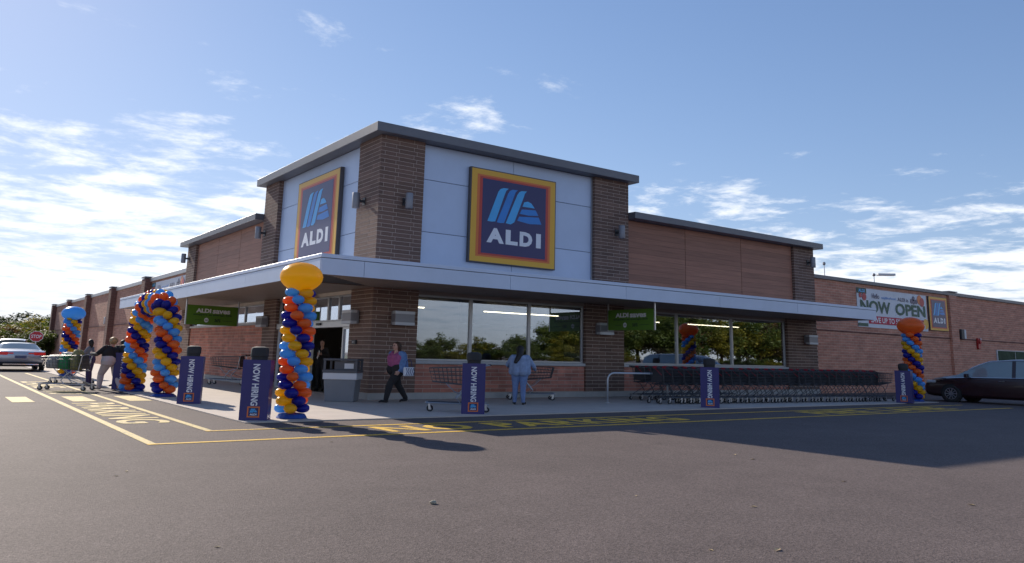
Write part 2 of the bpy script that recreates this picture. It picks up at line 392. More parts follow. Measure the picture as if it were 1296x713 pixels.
def brick_wall_mat(name, cols, mortar, bl, bh):
    """running-bond brickwork for the far walls, mapped along the wall by its own normal"""
    m = bpy.data.materials.new(name); m.use_nodes = True; MAT[name] = m; t = m.node_tree; b = t.nodes['Principled BSDF']; b.inputs['Roughness'].default_value = 0.85
    co = t.nodes.new('ShaderNodeTexCoord'); ge = t.nodes.new('ShaderNodeNewGeometry')
    s1 = t.nodes.new('ShaderNodeSeparateXYZ'); t.links.new(co.outputs['Object'], s1.inputs[0])
    s2 = t.nodes.new('ShaderNodeSeparateXYZ'); t.links.new(ge.outputs['Normal'], s2.inputs[0])
    ab = t.nodes.new('ShaderNodeMath'); ab.operation = 'ABSOLUTE'; t.links.new(s2.outputs[1], ab.inputs[0])
    gt = t.nodes.new('ShaderNodeMath'); gt.operation = 'GREATER_THAN'; gt.inputs[1].default_value = 0.7; t.links.new(ab.outputs[0], gt.inputs[0])
    mx = t.nodes.new('ShaderNodeMix'); t.links.new(gt.outputs[0], mx.inputs[0]); t.links.new(s1.outputs[1], mx.inputs[2]); t.links.new(s1.outputs[0], mx.inputs[3])
    cb = t.nodes.new('ShaderNodeCombineXYZ'); t.links.new(mx.outputs[0], cb.inputs[0]); t.links.new(s1.outputs[2], cb.inputs[1])
    br = t.nodes.new('ShaderNodeTexBrick'); br.inputs['Scale'].default_value = 1.0; br.inputs['Brick Width'].default_value = bl; br.inputs['Row Height'].default_value = bh
    br.inputs['Mortar Size'].default_value = 0.012; br.inputs['Mortar Smooth'].default_value = 0.2; br.inputs['Bias'].default_value = -0.1
    br.inputs['Color1'].default_value = (*cols[0], 1); br.inputs['Color2'].default_value = (*cols[1], 1); br.inputs['Mortar'].default_value = (*mortar, 1)
    t.links.new(cb.outputs[0], br.inputs['Vector'])
    n = t.nodes.new('ShaderNodeTexNoise'); n.inputs['Scale'].default_value = 1.0; n.inputs['Detail'].default_value = 6; n.inputs['Roughness'].default_value = 0.65
    mp = t.nodes.new('ShaderNodeMapping'); mp.inputs['Scale'].default_value = (1.1, 4.0, 1.0); t.links.new(cb.outputs[0], mp.inputs[0]); t.links.new(mp.outputs[0], n.inputs['Vector'])
    r = t.nodes.new('ShaderNodeMapRange'); r.inputs[1].default_value = 0.3; r.inputs[2].default_value = 0.7; r.inputs[3].default_value = 0.72; r.inputs[4].default_value = 1.22; t.links.new(n.outputs[0], r.inputs[0])
    h = t.nodes.new('ShaderNodeHueSaturation'); t.links.new(br.outputs['Color'], h.inputs['Color']); t.links.new(r.outputs[0], h.inputs['Value']); t.links.new(h.outputs[0], b.inputs['Base Color'])
    bp = t.nodes.new('ShaderNodeBump'); bp.inputs['Strength'].default_value = 0.5; bp.inputs['Distance'].default_value = 0.01; bp.invert = True
    t.links.new(br.outputs['Fac'], bp.inputs['Height']); t.links.new(bp.outputs[0], b.inputs['Normal'])
brick_wall_mat('red_wall', ((0.60, 0.27, 0.18), (0.50, 0.21, 0.14)), (0.62, 0.41, 0.31), 0.42, 0.13)
brick_wall_mat('tan_wall', ((0.47, 0.235, 0.165), (0.39, 0.185, 0.13)), (0.50, 0.32, 0.24), 0.42, 0.13)
brick_wall_mat('pilaster_brick', ((0.17, 0.075, 0.06), (0.13, 0.055, 0.045)), (0.22, 0.14, 0.11), 0.42, 0.13)
mat('red_brick', (0.47, 0.185, 0.13), 0.8, var=0.3, vscale=2.2, bump=0.35, bscale=45)
per_brick('red_brick', 0.22)

def asphalt_mat():
    m = bpy.data.materials.new('asphalt'); m.use_nodes = True; MAT['asphalt'] = m; t = m.node_tree; b = t.nodes['Principled BSDF']
    co = t.nodes.new('ShaderNodeTexCoord').outputs['Object']
    def nz(sc, det, ro=0.6):
        n = t.nodes.new('ShaderNodeTexNoise'); n.inputs['Scale'].default_value = sc; n.inputs['Detail'].default_value = det; n.inputs['Roughness'].default_value = ro; t.links.new(co, n.inputs['Vector']); return n.outputs[0]
    def mr(s, a, bb, c, d):
        r = t.nodes.new('ShaderNodeMapRange'); t.links.new(s, r.inputs[0])
        for i, v in enumerate((a, bb, c, d)): r.inputs[i+1].default_value = v
        return r.outputs[0]
    def mul(a, bb):
        x = t.nodes.new('ShaderNodeMath'); x.operation = 'MULTIPLY'; t.links.new(a, x.inputs[0]); t.links.new(bb, x.inputs[1]); return x.outputs[0]
    vo = t.nodes.new('ShaderNodeTexVoronoi'); vo.inputs['Scale'].default_value = 75; t.links.new(co, vo.inputs['Vector'])
    sp = t.nodes.new('ShaderNodeSeparateColor'); t.links.new(vo.outputs['Color'], sp.inputs[0])
    v = mul(mul(mr(nz(0.22, 5), 0.3, 0.7, 0.88, 1.10), mr(nz(28, 6, 0.7), 0.3, 0.7, 0.72, 1.28)), mr(sp.outputs[0], 0.0, 1.0, 0.70, 1.30))
    v = mul(v, mr(nz(1.6, 4), 0.35, 0.65, 0.94, 1.05))
    v = mul(v, mr(nz(0.55, 6, 0.7), 0.60, 0.74, 1.0, 0.80))          # old oil and water stains
    v = mul(v, mr(nz(7.0, 8, 0.75), 0.70, 0.78, 1.0, 1.30))          # pale scuffs
    h = t.nodes.new('ShaderNodeHueSaturation'); h.inputs['Color'].default_value = (0.132, 0.105, 0.097, 1); t.links.new(v, h.inputs['Value']); t.links.new(h.outputs[0], b.inputs['Base Color'])
    b.inputs['Roughness'].default_value = 0.82; b.inputs['Specular IOR Level'].default_value = 0.15
    bp = t.nodes.new('ShaderNodeBump'); bp.inputs['Strength'].default_value = 0.55; bp.inputs['Distance'].default_value = 0.006
    t.links.new(vo.outputs['Distance'], bp.inputs['Height'])
    bp2 = t.nodes.new('ShaderNodeBump'); bp2.inputs['Strength'].default_value = 0.25; bp2.inputs['Distance'].default_value = 0.03; t.links.new(nz(3.0, 8, 0.7), bp2.inputs['Height']); t.links.new(bp.outputs[0], bp2.inputs['Normal'])
    t.links.new(bp2.outputs[0], b.inputs['Normal'])
asphalt_mat()
mat('concrete', (0.50, 0.43, 0.37), 0.85, var=0.10, vscale=1.8, bump=0.25, bscale=80)
mat('grass', (0.06, 0.08, 0.02), 0.95, var=0.3, vscale=0.6)
# ------------------------------------------------------------------ ground
g = MB(); S = 2500
v = [g.bm.verts.new(p) for p in ((-S, -S, 0), (S, -S, 0), (S, S, 0), (-S, S, 0))]; g.bm.faces.new(v)
struct(g.build('ground', 'asphalt'))
g = MB()
g.prism([(-5.52, -6.12), (21.0, -6.12), (21.0, 0.6), (0.6, 0.6), (0.6, 70), (-5.52, 70)], lambda x, y, h: (x, y, 0.002+h), 0.022)
struct(g.build('pavement', 'concrete'))
g = MB()   # verge of rough grass beyond the lot
g.prism([(-120, 96), (60, 96), (60, 260), (-120, 260)], lambda x, y, h: (x, y, 0.002+h), 0.05)
struct(g.build('grass_verge', 'grass'))
def paint(name, polys, m):
    g = MB()
    for x0, x1, y0, y1 in polys: g.prism([(x0, y0), (x1, y0), (x1, y1), (x0, y1)], lambda x, y, h: (x, y, 0.003+h), 0.003)
    return struct(g.build(name, m))
LW = 0.065
paint('lane_line', [(-7.78-LW, 20.2, -8.98-LW, -8.98+LW)], 'asphalt_paint_yellow')
paint('lane_line', [(-7.78-LW, -7.78+LW, -8.98+LW, 24)], 'asphalt_paint_pale')
paint('lane_line', [(-6.51-LW, 20.2, -7.33-LW, -7.33+LW)], 'asphalt_paint_yellow')
paint('lane_line', [(-6.51-LW, -6.51+LW, -7.33+LW, 24)], 'asphalt_paint_pale')
for x0, x1 in ((-8.75, -8.28), (-7.45, -6.92), (-6.15, -5.6)): paint('crossing_bar', [(x0, x1, 1.2, 3.5)], 'asphalt_paint_pale')
def ground_text(body, cx, cy, ux, uy, wd, hg, m):
    struct(text_fit('painted_lettering', body, m, None, (cx, cy, 0.003), ux, uy, wd, hg, 0.025, 0.003, 1.12))
ground_text('NO PARKING', 0.25, -8.12, (1, 0, 0), (0, 1, 0), 7.9, 1.02, 'asphalt_paint_yellow')
ground_text('FIRE LANE', 13.4, -8.12, (1, 0, 0), (0, 1, 0), 7.6, 1.02, 'asphalt_paint_yellow')
ground_text('PARKING', -7.12, -2.45, (0, -1, 0), (1, 0, 0), 6.1, 0.92, 'asphalt_paint_pale')
ground_text('NO', -7.12, 5.6, (0, -1, 0), (1, 0, 0), 1.9, 0.92, 'asphalt_paint_pale')
ground_text('LANE', -7.12, 11.2, (0, -1, 0), (1, 0, 0), 5.2, 0.92, 'asphalt_paint_pale')

# ------------------------------------------------------------------ the store
ST = thing('supermarket_building', 'brown brick supermarket with a tall corner tower, wood panel wings and wraparound canopy', 'building', (0, 0, 0))
def boxpart(name, m, parent, *bx, **kw):
    g = MB()
    for b in bx: g.box(*b)
    return g.build(name, m, parent, **kw)
ZC0, ZC1 = 3.28, 3.80            # canopy underside and top
ZT0, ZT1 = 8.06, 8.35            # tower cap
ZW0, ZW1 = 6.65, 6.90            # wing cap
TR, TL, WR, WL = 10.58, 10.50, 22.64, 22.30
REC = 0.17
# solid cores set back behind the facing
boxpart('tower_core', 'joint', ST, (REC+0.04, TR-0.02, REC+0.04, TL-0.02, 3.36, ZT0-0.002))
boxpart('wing_core', 'joint', ST, (TR-0.01, WR-0.15, REC+0.04, 7.0, 3.36, ZW0-0.002))
boxpart('wing_core', 'joint', ST, (REC+0.04, 7.0, TL-0.01, WL-0.15, 3.36, ZW0-0.002))
# ---- dark brick piers
BL, BH, BD, GAP = 0.63, 0.1265, 0.13, 0.0145
unit = MB(); unit.box(-.5, .5, -.5, .5, -.5, .5); brick_me = unit.mesh('brick', 'dark_brick')
def courses(z0, z1):
    n = int(round((z1-z0)/BH)); h = (z1-z0)/n
    return [(i, z0+i*h, z0+(i+1)*h) for i in range(n)]
def run(a0, a1, off):
    """brick spans along a0..a1 with a running-bond offset"""
    out = []; a = a0 - off
    while a < a1 - 0.02:
        s, e = max(a, a0), min(a+BL, a1)
        if e - s > 0.05: out.append((s+(GAP/2 if s > a0+1e-6 else 0), e-(GAP/2 if e < a1-1e-6 else 0)))
        a += BL
    return out
corner = []                                                        # (x0,x1,y0,y1,z0,z1)
rest = MB(); red = MB()
for i, z0, z1 in courses(0.21, ZT0):
    z0 += GAP/2; z1 -= GAP/2
    jit = lambda: random.uniform(-0.0008, 0.0008)
    if i % 2 == 0:
        for s, e in run(0, 1.55, 0): corner.append((s if s > 0.02 else 0, e, jit(), BD, z0, z1, 0))
        for s, e in run(BD+GAP, 1.55, 0.25): corner.append((jit(), BD, s, e, z0, z1, 1))
    else:
        for s, e in run(0, 1.55, 0): corner.append((jit(), BD, s if s > 0.02 else 0, e, z0, z1, 1))
        for s, e in run(BD+GAP, 1.55, 0.25): corner.append((s, e, jit(), BD, z0, z1, 0))
corner = [c for c in corner if not (ZC0+0.05 < c[4] and c[5] < ZC1-0.08)] # those inside the canopy are hidden
corner.sort(key=lambda c: (c[6], abs(c[4]-3.4)))
cp = boxpart('corner_pier', 'mortar', ST, (0.004, 1.54, 0.004, 0.20, 0.2, ZT0-0.001), (0.004, 0.20, 0.20, 1.54, 0.2, ZT0-0.001))
for k, (x0, x1, y0, y1, z0, z1, f) in enumerate(corner):
    if k < 298:
        b = link('brick', brick_me, cp, ((x0+x1)/2, (y0+y1)/2, (z0+z1)/2)); b.scale = (x1-x0, y1-y0, z1-z0)
    else: rest.box(x0, x1, y0, y1, z0, z1)
def face(mb, ax, a0, a1, z0, z1, out, depth=0.09):
    for i, c0, c1 in courses(z0, z1):
        for s, e in run(a0, a1, 0 if i % 2 else BL/2):
            j = out + random.uniform(-0.0008, 0.0008)
            if ax == 'x': mb.box(s, e, j, out+depth, c0+GAP/2, c1-GAP/2)
            else: mb.box(j, out+depth, s, e, c0+GAP/2, c1-GAP/2)
def pier(x0, x1, y0, y1, z0, z1, front, sides=()):
    """mortar core plus brick faces; front 'x' faces -y, 'y' faces -x"""
    boxpart('pier', 'mortar', ST, (x0+0.004, x1-0.004, y0+0.004, y1-0.004, z0, z1-0.001))
    if front == 'x':
        face(rest, 'x', x0, x1, z0, z1, y0)
        for s in sides:
            if s == '-': face(rest, 'y', y0+0.092, y1, z0, z1, x0)
            else:
                for i, c0, c1 in courses(z0, z1): rest.box(x1-0.08, x1, y0+0.095, y1, c0+GAP/2, c1-GAP/2)
    else:
        face(rest, 'y', y0, y1, z0, z1, x0)
        for s in sides: face(rest, 'x', x0+0.092, x1, z0, z1, y0)
pier(8.85, TR, 0, 0.24, ZC1-0.2, ZT0, 'x', ('-', '+'))             # right tower pier, above
pier(8.45, 10.33, 0, 0.3, 0.21, ZC0+0.1, 'x', ('-',))              # and below the canopy
pier(21.1, WR, 0, 0.24, ZC1-0.2, ZW0, 'x', ('-', '+'))
pier(20.40, WR, 0, 0.34, 0.21, ZC0+0.1, 'x', ('-',))
pier(0, 0.24, 8.95, TL, ZC1-0.2, ZT0, 'y', ('-',))
pier(0, 0.3, 8.2, 9.6, 0.21, ZC0+0.1, 'y', ('-',))
pier(0, 0.24, 20.7, WL, ZC1-0.2, ZW0, 'y', ('-',))
pier(0, 0.3, 20.5, WL, 0.21, ZC0+0.1, 'y', ('-',))
# red brick under the windows
for ax, a0, a1, z1 in (('x', 1.56, 8.44, 1.07), ('x', 10.34, 20.39, 1.07), ('y', 9.61, 20.49, 2.36)):
    face(red, ax, a0, a1, 0.21, z1, 0.07)
    if ax == 'x': boxpart('window_wall', 'mortar', ST, (a0, a1, 0.074, 0.30, 0.0, z1-0.001))
    else: boxpart('window_wall', 'mortar', ST, (0.074, 0.30, a0, a1, 0.0, z1-0.001))
stuff(rest.build('dark_brickwork', 'dark_brick', ST)); stuff(red.build('red_brickwork', 'red_brick', ST))
# plinth, sills
boxpart('plinth', 'plinth', ST, (-0.03, WR+0.02, -0.03, 0.25, 0.01, 0.205))
boxpart('plinth', 'plinth', ST, (-0.03, 0.25, 8.2, WL, 0.01, 0.205), (-0.03, 0.25, 0.26, 1.6, 0.01, 0.205))
for a0, a1 in ((1.56, 8.44), (10.34, 20.39)): boxpart('window_sill', 'sill', ST, (a0, a1, 0.0, 0.28, 1.075, 1.175), bevel=0.008)
boxpart('window_sill', 'sill', ST, (0.0, 0.28, 9.61, 20.49, 2.365, 2.45), bevel=0.008)
# ---- cladding panels of the tower and wood planks of the wings
JG = 0.008
for a0, a1 in ((1.56, 5.2), (5.2, 8.84)):
    for z0, z1 in ((3.45, 5.2), (5.2, 6.9), (6.9, ZT0-0.004)):
        boxpart('cladding_panel', 'cladding', ST, (a0+JG, a1-JG, REC, REC+0.035, z0+JG, z1-JG), bevel=0.004)
for a0, a1 in ((1.56, 5.2), (5.2, 8.94)):
    for z0, z1 in ((3.45, 5.2), (5.2, 6.9), (6.9, ZT0-0.004)):
        boxpart('cladding_panel', 'cladding', ST, (REC, REC+0.035, a0+JG, a1-JG, z0+JG, z1-JG), bevel=0.004)
boxpart('corner_trim', 'frame_metal', ST, (8.79, 8.845, REC-0.05, REC-0.003, 3.7, ZT0-0.003))
NPL = 15
for ax, cuts in (('x', (TR+0.01, 13.9, 17.45, 21.09)), ('y', (TL+0.01, 13.75, 17.1, 20.69))):
    for a0, a1 in zip(cuts, cuts[1:]):
        P = boxpart('wood_panel', 'joint', ST, (a0+0.004, a1-0.004, REC-0.02, REC+0.036, 3.5, ZW0-0.01) if ax == 'x' else (REC-0.02, REC+0.036, a0+0.004, a1-0.004, 3.5, ZW0-0.01))
        hh = (ZW0-0.01-3.5)/NPL
        for k in range(NPL):
            z0, z1 = 3.5+k*hh+0.003, 3.5+(k+1)*hh-0.003
            boxpart('plank', 'wood', P, (a0+0.012, a1-0.012, REC-0.045, REC-0.021, z0, z1) if ax == 'x' else (REC-0.045, REC-0.021, a0+0.012, a1-0.012, z0, z1))
# ---- roof caps
boxpart('parapet_cap', 'cap_metal', ST, (-0.32, TR+0.28, -0.32, TL+0.28, ZT0, ZT1), bevel=0.01)
boxpart('parapet_cap', 'cap_metal', ST, (TR+0.003, WR+0.28, -0.36, 7.2, ZW0, ZW1), bevel=0.01)
boxpart('parapet_cap', 'cap_metal', ST, (-0.36, 7.2, TL+0.003, WL+0.28, ZW0, ZW1), bevel=0.01)
# ---- canopy
CO = 2.89
CA = boxpart('canopy', 'joint', ST, (-CO+0.05, 22.66, -CO+0.05, -0.005, ZC0+0.06, ZC1-0.02), (-CO+0.05, -0.005, -0.004, 22.9, ZC0+0.06, ZC1-0.02))
cx = [-CO] + [-1.71+4.67*k for k in range(5)] + [22.7]; cx = [c for c in cx if c < 22.0] + [22.7]; cx = sorted(set(cx))
for a, b in zip(cx, cx[1:]): boxpart('fascia_panel', 'fascia', CA, (a+0.006, b-0.006, -CO, -CO+0.045, ZC0, 3.685))
cy = [-CO+0.05] + [-1.73+4.76*k for k in range(5)] + [22.94]
for a, b in zip(cy, cy[1:]): boxpart('fascia_panel', 'fascia', CA, (-CO, -CO+0.045, a+0.006, b-0.006, ZC0, 3.685))
boxpart('fascia_panel', 'fascia', CA, (22.655, 22.70, -CO+0.05, -0.02, ZC0, 3.685)); boxpart('fascia_panel', 'fascia', CA, (-CO+0.05, -0.02, 22.895, 22.94, ZC0, 3.685))
boxpart('coping', 'fascia', CA, (-CO-0.012, 22.72, -CO-0.012, -0.006, 3.70, ZC1), bevel=0.006)
boxpart('coping', 'fascia', CA, (-CO-0.012, -0.006, -0.004, 22.95, 3.70, ZC1), bevel=0.006)
sf = MB(); k = -CO+0.06
while k < -0.1:
    sf.box(k+0.34*0, 22.64, k, k+0.155, ZC0+0.03, ZC0+0.055) if k > -CO else None
    k += 0.17
k = -CO+0.06
while k < -0.1:
    sf.box(k, k+0.155, 0.0, 22.88, ZC0+0.03, ZC0+0.055); k += 0.17
stuff(sf.build('soffit_slats', 'soffit', CA))
boxpart('wall_head', 'soffit', ST, (1.56, 8.44, 0.10, 0.34, 3.20, 3.42), (10.34, 20.39, 0.10, 0.34, 3.20, 3.42), (0.10, 0.34, 1.56, 8.19, 3.20, 3.42), (0.10, 0.34, 9.61, 20.49, 3.20, 3.42))
# ---- windows
def window_x(a0, a1, z0, z1, y):
    g = MB(); t = 0.05
    g.box(a0, a1, y-0.05, y+0.05, z0, z0+t); g.box(a0, a1, y-0.05, y+0.05, z1-t, z1)
    g.box(a0, a0+t, y-0.05, y+0.05, z0+t, z1-t); g.box(a1-t, a1, y-0.05, y+0.05, z0+t, z1-t)
    f = g.build('window', 'frame_metal', ST)
    boxpart('pane', 'window_glass', f, (a0+t-0.005, a1-t+0.005, y-0.003, y+0.003, z0+t-0.005, z1-t+0.005))
def window_y(a0, a1, z0, z1, x, name='window', m='frame_metal', t=0.05):
    g = MB()
    g.box(x-0.05, x+0.05, a0, a1, z0, z0+t); g.box(x-0.05, x+0.05, a0, a1, z1-t, z1)
    g.box(x-0.05, x+0.05, a0, a0+t, z0+t, z1-t); g.box(x-0.05, x+0.05, a1-t, a1, z0+t, z1-t)
    f = g.build(name, m, ST)
    boxpart('pane', 'window_glass', f, (x-0.003, x+0.003, a0+t-0.005, a1-t+0.005, z0+t-0.005, z1-t+0.005)); return f
for c in ((1.57, 3.6, 5.99, 8.43), (10.35, 13.36, 16.72, 20.38)):
    for a, b in zip(c, c[1:]): window_x(a+0.001, b-0.001, 1.18, 3.195, 0.18)
c = (9.62, 12.3, 15.0, 17.7, 20.48)
for a, b in zip(c, c[1:]): window_y(a+0.001, b-0.001, 2.455, 3.195, 0.18)
# ---- entrance: header beam, transoms, sliding doors standing open
boxpart('door_header', 'door_metal', ST, (0.06, 0.30, 1.60, 8.18, 2.16, 2.36), bevel=0.01)
boxpart('door_sensor', 'lamp_dark', ST, (0.0, 0.058, 3.9, 4.25, 2.24, 2.32), bevel=0.015)
c = (1.60, 2.72, 3.6, 4.9, 6.5, 8.18)
for a, b in zip(c, c[1:]): window_y(a+0.002, b-0.002, 2.362, 3.195, 0.18, 'transom')
for a, b, x in ((1.62, 2.32, 0.18), (4.85, 6.0, 0.18), (6.01, 8.17, 0.18), (1.70, 2.40, 0.32)):
    window_y(a, b, 0.03, 2.158, x, 'door', 'door_metal', 0.06)
# ---- long walls either side
boxpart('side_wall', 'red_wall', ST, (WR-0.02, 62.0, 0.35, 0.7, 0.0, 5.36))
boxpart('parapet_cap', 'cap_metal', ST, (WR+0.003, 62.0, 0.24, 0.8, 5.362, 5.54), bevel=0.01)
boxpart('pilaster', 'red_wall', ST, (36.0, 36.85, 0.20, 0.348, 0.0, 5.36))
boxpart('pilaster_cap', 'cap_metal', ST, (35.95, 36.9, 0.14, 0.8, 5.542, 5.60))
boxpart('ledge', 'pilaster_brick', ST, (WR+0.003, 35.99, 0.31, 0.348, 2.90, 2.96), (36.86, 62, 0.31, 0.348, 2.90, 2.96))
boxpart('side_wall', 'tan_wall', ST, (0.35, 0.7, WL-0.02, 80.0, 0.0, 5.42))
boxpart('parapet_cap', 'light_coping', ST, (0.26, 0.8, WL+0.003, 80.1, 5.422, 5.66), bevel=0.01)
for yc in (32.4, 43.7, 55.0, 66.4, 77.8):
    boxpart('pilaster', 'pilaster_brick', ST, (-0.05, 0.348, yc-0.5, yc+0.5, 0.0, 5.60))
    boxpart('pilaster_cap', 'cap_metal', ST, (-0.08, 0.80, yc-0.53, yc+0.53, 5.662, 5.74))
for a, b in ((WL+0.003, 31.89), (32.91, 43.19), (44.21, 54.49), (55.51, 65.89), (66.91, 77.29)):
    boxpart('ledge', 'pilaster_brick', ST, (0.30, 0.348, a, b, 2.88, 2.95))
boxpart('roof_deck', 'light_coping', ST, (0.72, 12, 7.1, 80, 5.1, 5.3), (7.1, 62, 0.72, 7.09, 5.1, 5.3), (12.01, 62, 7.1, 26, 5.1, 5.3))
boxpart('end_wall', 'tan_wall', ST, (0.71, 12, 79.7, 80.0, 0, 5.3), (12.1, 62, 25.7, 26.0, 0, 5.09), (61.7, 62.0, 0.71, 25.6, 0, 5.09), (11.7, 12.0, 26.1, 79.6, 0, 5.09))
g = MB(); g.box(41.6, 46.5, 0.28, 0.346, 1.55, 2.42); fr = g.build('window', 'lamp_pale', ST)
for a in (41.68, 44.1): boxpart('pane', 'window_green_reflection', fr, (a, a+2.36, 0.274, 0.279, 1.58, 2.38))
# ---- inside the shop
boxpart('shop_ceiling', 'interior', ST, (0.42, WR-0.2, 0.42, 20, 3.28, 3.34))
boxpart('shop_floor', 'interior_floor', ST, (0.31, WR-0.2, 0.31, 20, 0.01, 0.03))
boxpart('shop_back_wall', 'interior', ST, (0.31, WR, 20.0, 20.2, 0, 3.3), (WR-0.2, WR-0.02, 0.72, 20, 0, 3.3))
for x0 in (1.0, 6.2, 12.0, 17.5):
    for y0 in (3.2,):
        boxpart('ceiling_tube', 'tube_light', ST, (x0, x0+3.6, y0, y0+0.06, 2.98, 3.015))
boxpart('added_dark_wall', 'interior', ST, (3.6, 3.7, 0.9, 8.6, 0.03, 3.2), (0.42, 3.59, 8.5, 8.6, 0.03, 3.2))  # unseen inner walls, added to keep the entrance dark
sh = MB()
for x0, x1, y0 in ((6.6, 8.2, 2.2), (11, 14.6, 4.0), (15.6, 19.6, 4.0), (2.2, 6.0, 6.5)):
    for z in (0.05, 0.55, 1.05, 1.5): sh.box(x0, x1, y0, y0+0.6, z, z+0.04)
    sh.box(x0, x1, y0+0.27, y0+0.31, 0.09, 1.9)
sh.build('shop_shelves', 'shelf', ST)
# ------------------------------------------------------------------ signs
S_POLY = dict(
 s1=[(.192,.446),(.306,.775),(.330,.808),(.367,.824),(.423,.826),(.396,.800),(.384,.771),(.279,.450),(.235,.443)],
 s2=[(.296,.445),(.418,.772),(.440,.806),(.470,.822),(.529,.826),(.505,.800),(.494,.770),(.379,.447),(.337,.441)],
 s3=[(.398,.448),(.526,.775),(.548,.808),(.575,.824),(.638,.831),(.613,.800),(.603,.766),(.496,.469),(.454,.442)],
 w1=[(.588,.655),(.609,.707),(.652,.719),(.693,.704),(.734,.655)],
 w2=[(.557,.571),(.581,.622),(.745,.636),(.780,.580),(.66,.566)],
 w3=[(.529,.492),(.552,.540),(.785,.560),(.818,.487),(.68,.474)])
def logo(par, F, k0, dk, letters=True, small=False):
    """bands, emblem and lettering on a face; F(u,v,h) maps the unit square to the face"""
    def plate(name, m, u0, v0, lvl):
        g = MB(); g.prism([(u0, v0), (1-u0, v0), (1-u0, 1-v0), (u0, 1-v0)], lambda u, v, h: F(u, v, k0+lvl*dk+h), dk); return g.build(name, m, par)
    plate('yellow_border', 'sign_yellow', 0.012, 0.012, 0)
    plate('orange_border', 'sign_orange', 0.072, 0.066, 1)
    plate('red_border', 'sign_red', 0.100, 0.085, 2)
    fd = plate('navy_field', 'sign_navy', 0.130, 0.105, 3)
    for k, p in S_POLY.items():
        g = MB(); g.prism(p, lambda u, v, h: F(u, v, k0+4*dk+h), dk); g.build('emblem_stripe' if k[0] == 's' else 'emblem_wedge', 'sign_cyan' if k in ('s1', 'w1', 's3') else 'sign_blue', fd)
    o = F(0, 0, 0); ux = F(1, 0, 0)-o; uy = F(0, 1, 0)-o; W, Hh = ux.length, uy.length
    for ch, u0, u1 in (('A', .188, .382), ('L', .401, .541), ('D', .563, .712), ('I', .758, .815)):
        text_fit('letter', ch, 'sign_white', fd, F((u0+u1)/2, 0.30, k0+4*dk), ux.normalized(), uy.normalized(), (u1-u0)*W, 0.158*Hh, 0.055, dk)
def logo_sign(loc, rz, W, Hh, label, depth=0.14):
    t = thing('logo_sign', label, 'sign', loc, rz, 'square logo signs on the walls')
    g = MB(); g.box(-W/2, W/2, -depth, 0, 0, Hh); g.build('casing', 'sign_casing', t, bevel=0.008)
    logo(t, lambda u, v, h: Vector(((u-0.5)*W, -depth-h, v*Hh)), 0.002, 0.004)
    return t
logo_sign((5.17, REC-0.006, 4.38), 0, 3.66, 3.20, 'large square logo sign on the shaded tower face above the shop windows')
logo_sign((REC-0.006, 4.95, 4.38), -math.pi/2, 3.80, 3.20, 'large square logo sign on the sunlit tower face above the entrance')
logo_sign((34.75, 0.34, 3.30), 0, 2.05, 1.87, 'small logo sign beside the now open banner on the red brick wall', 0.08)

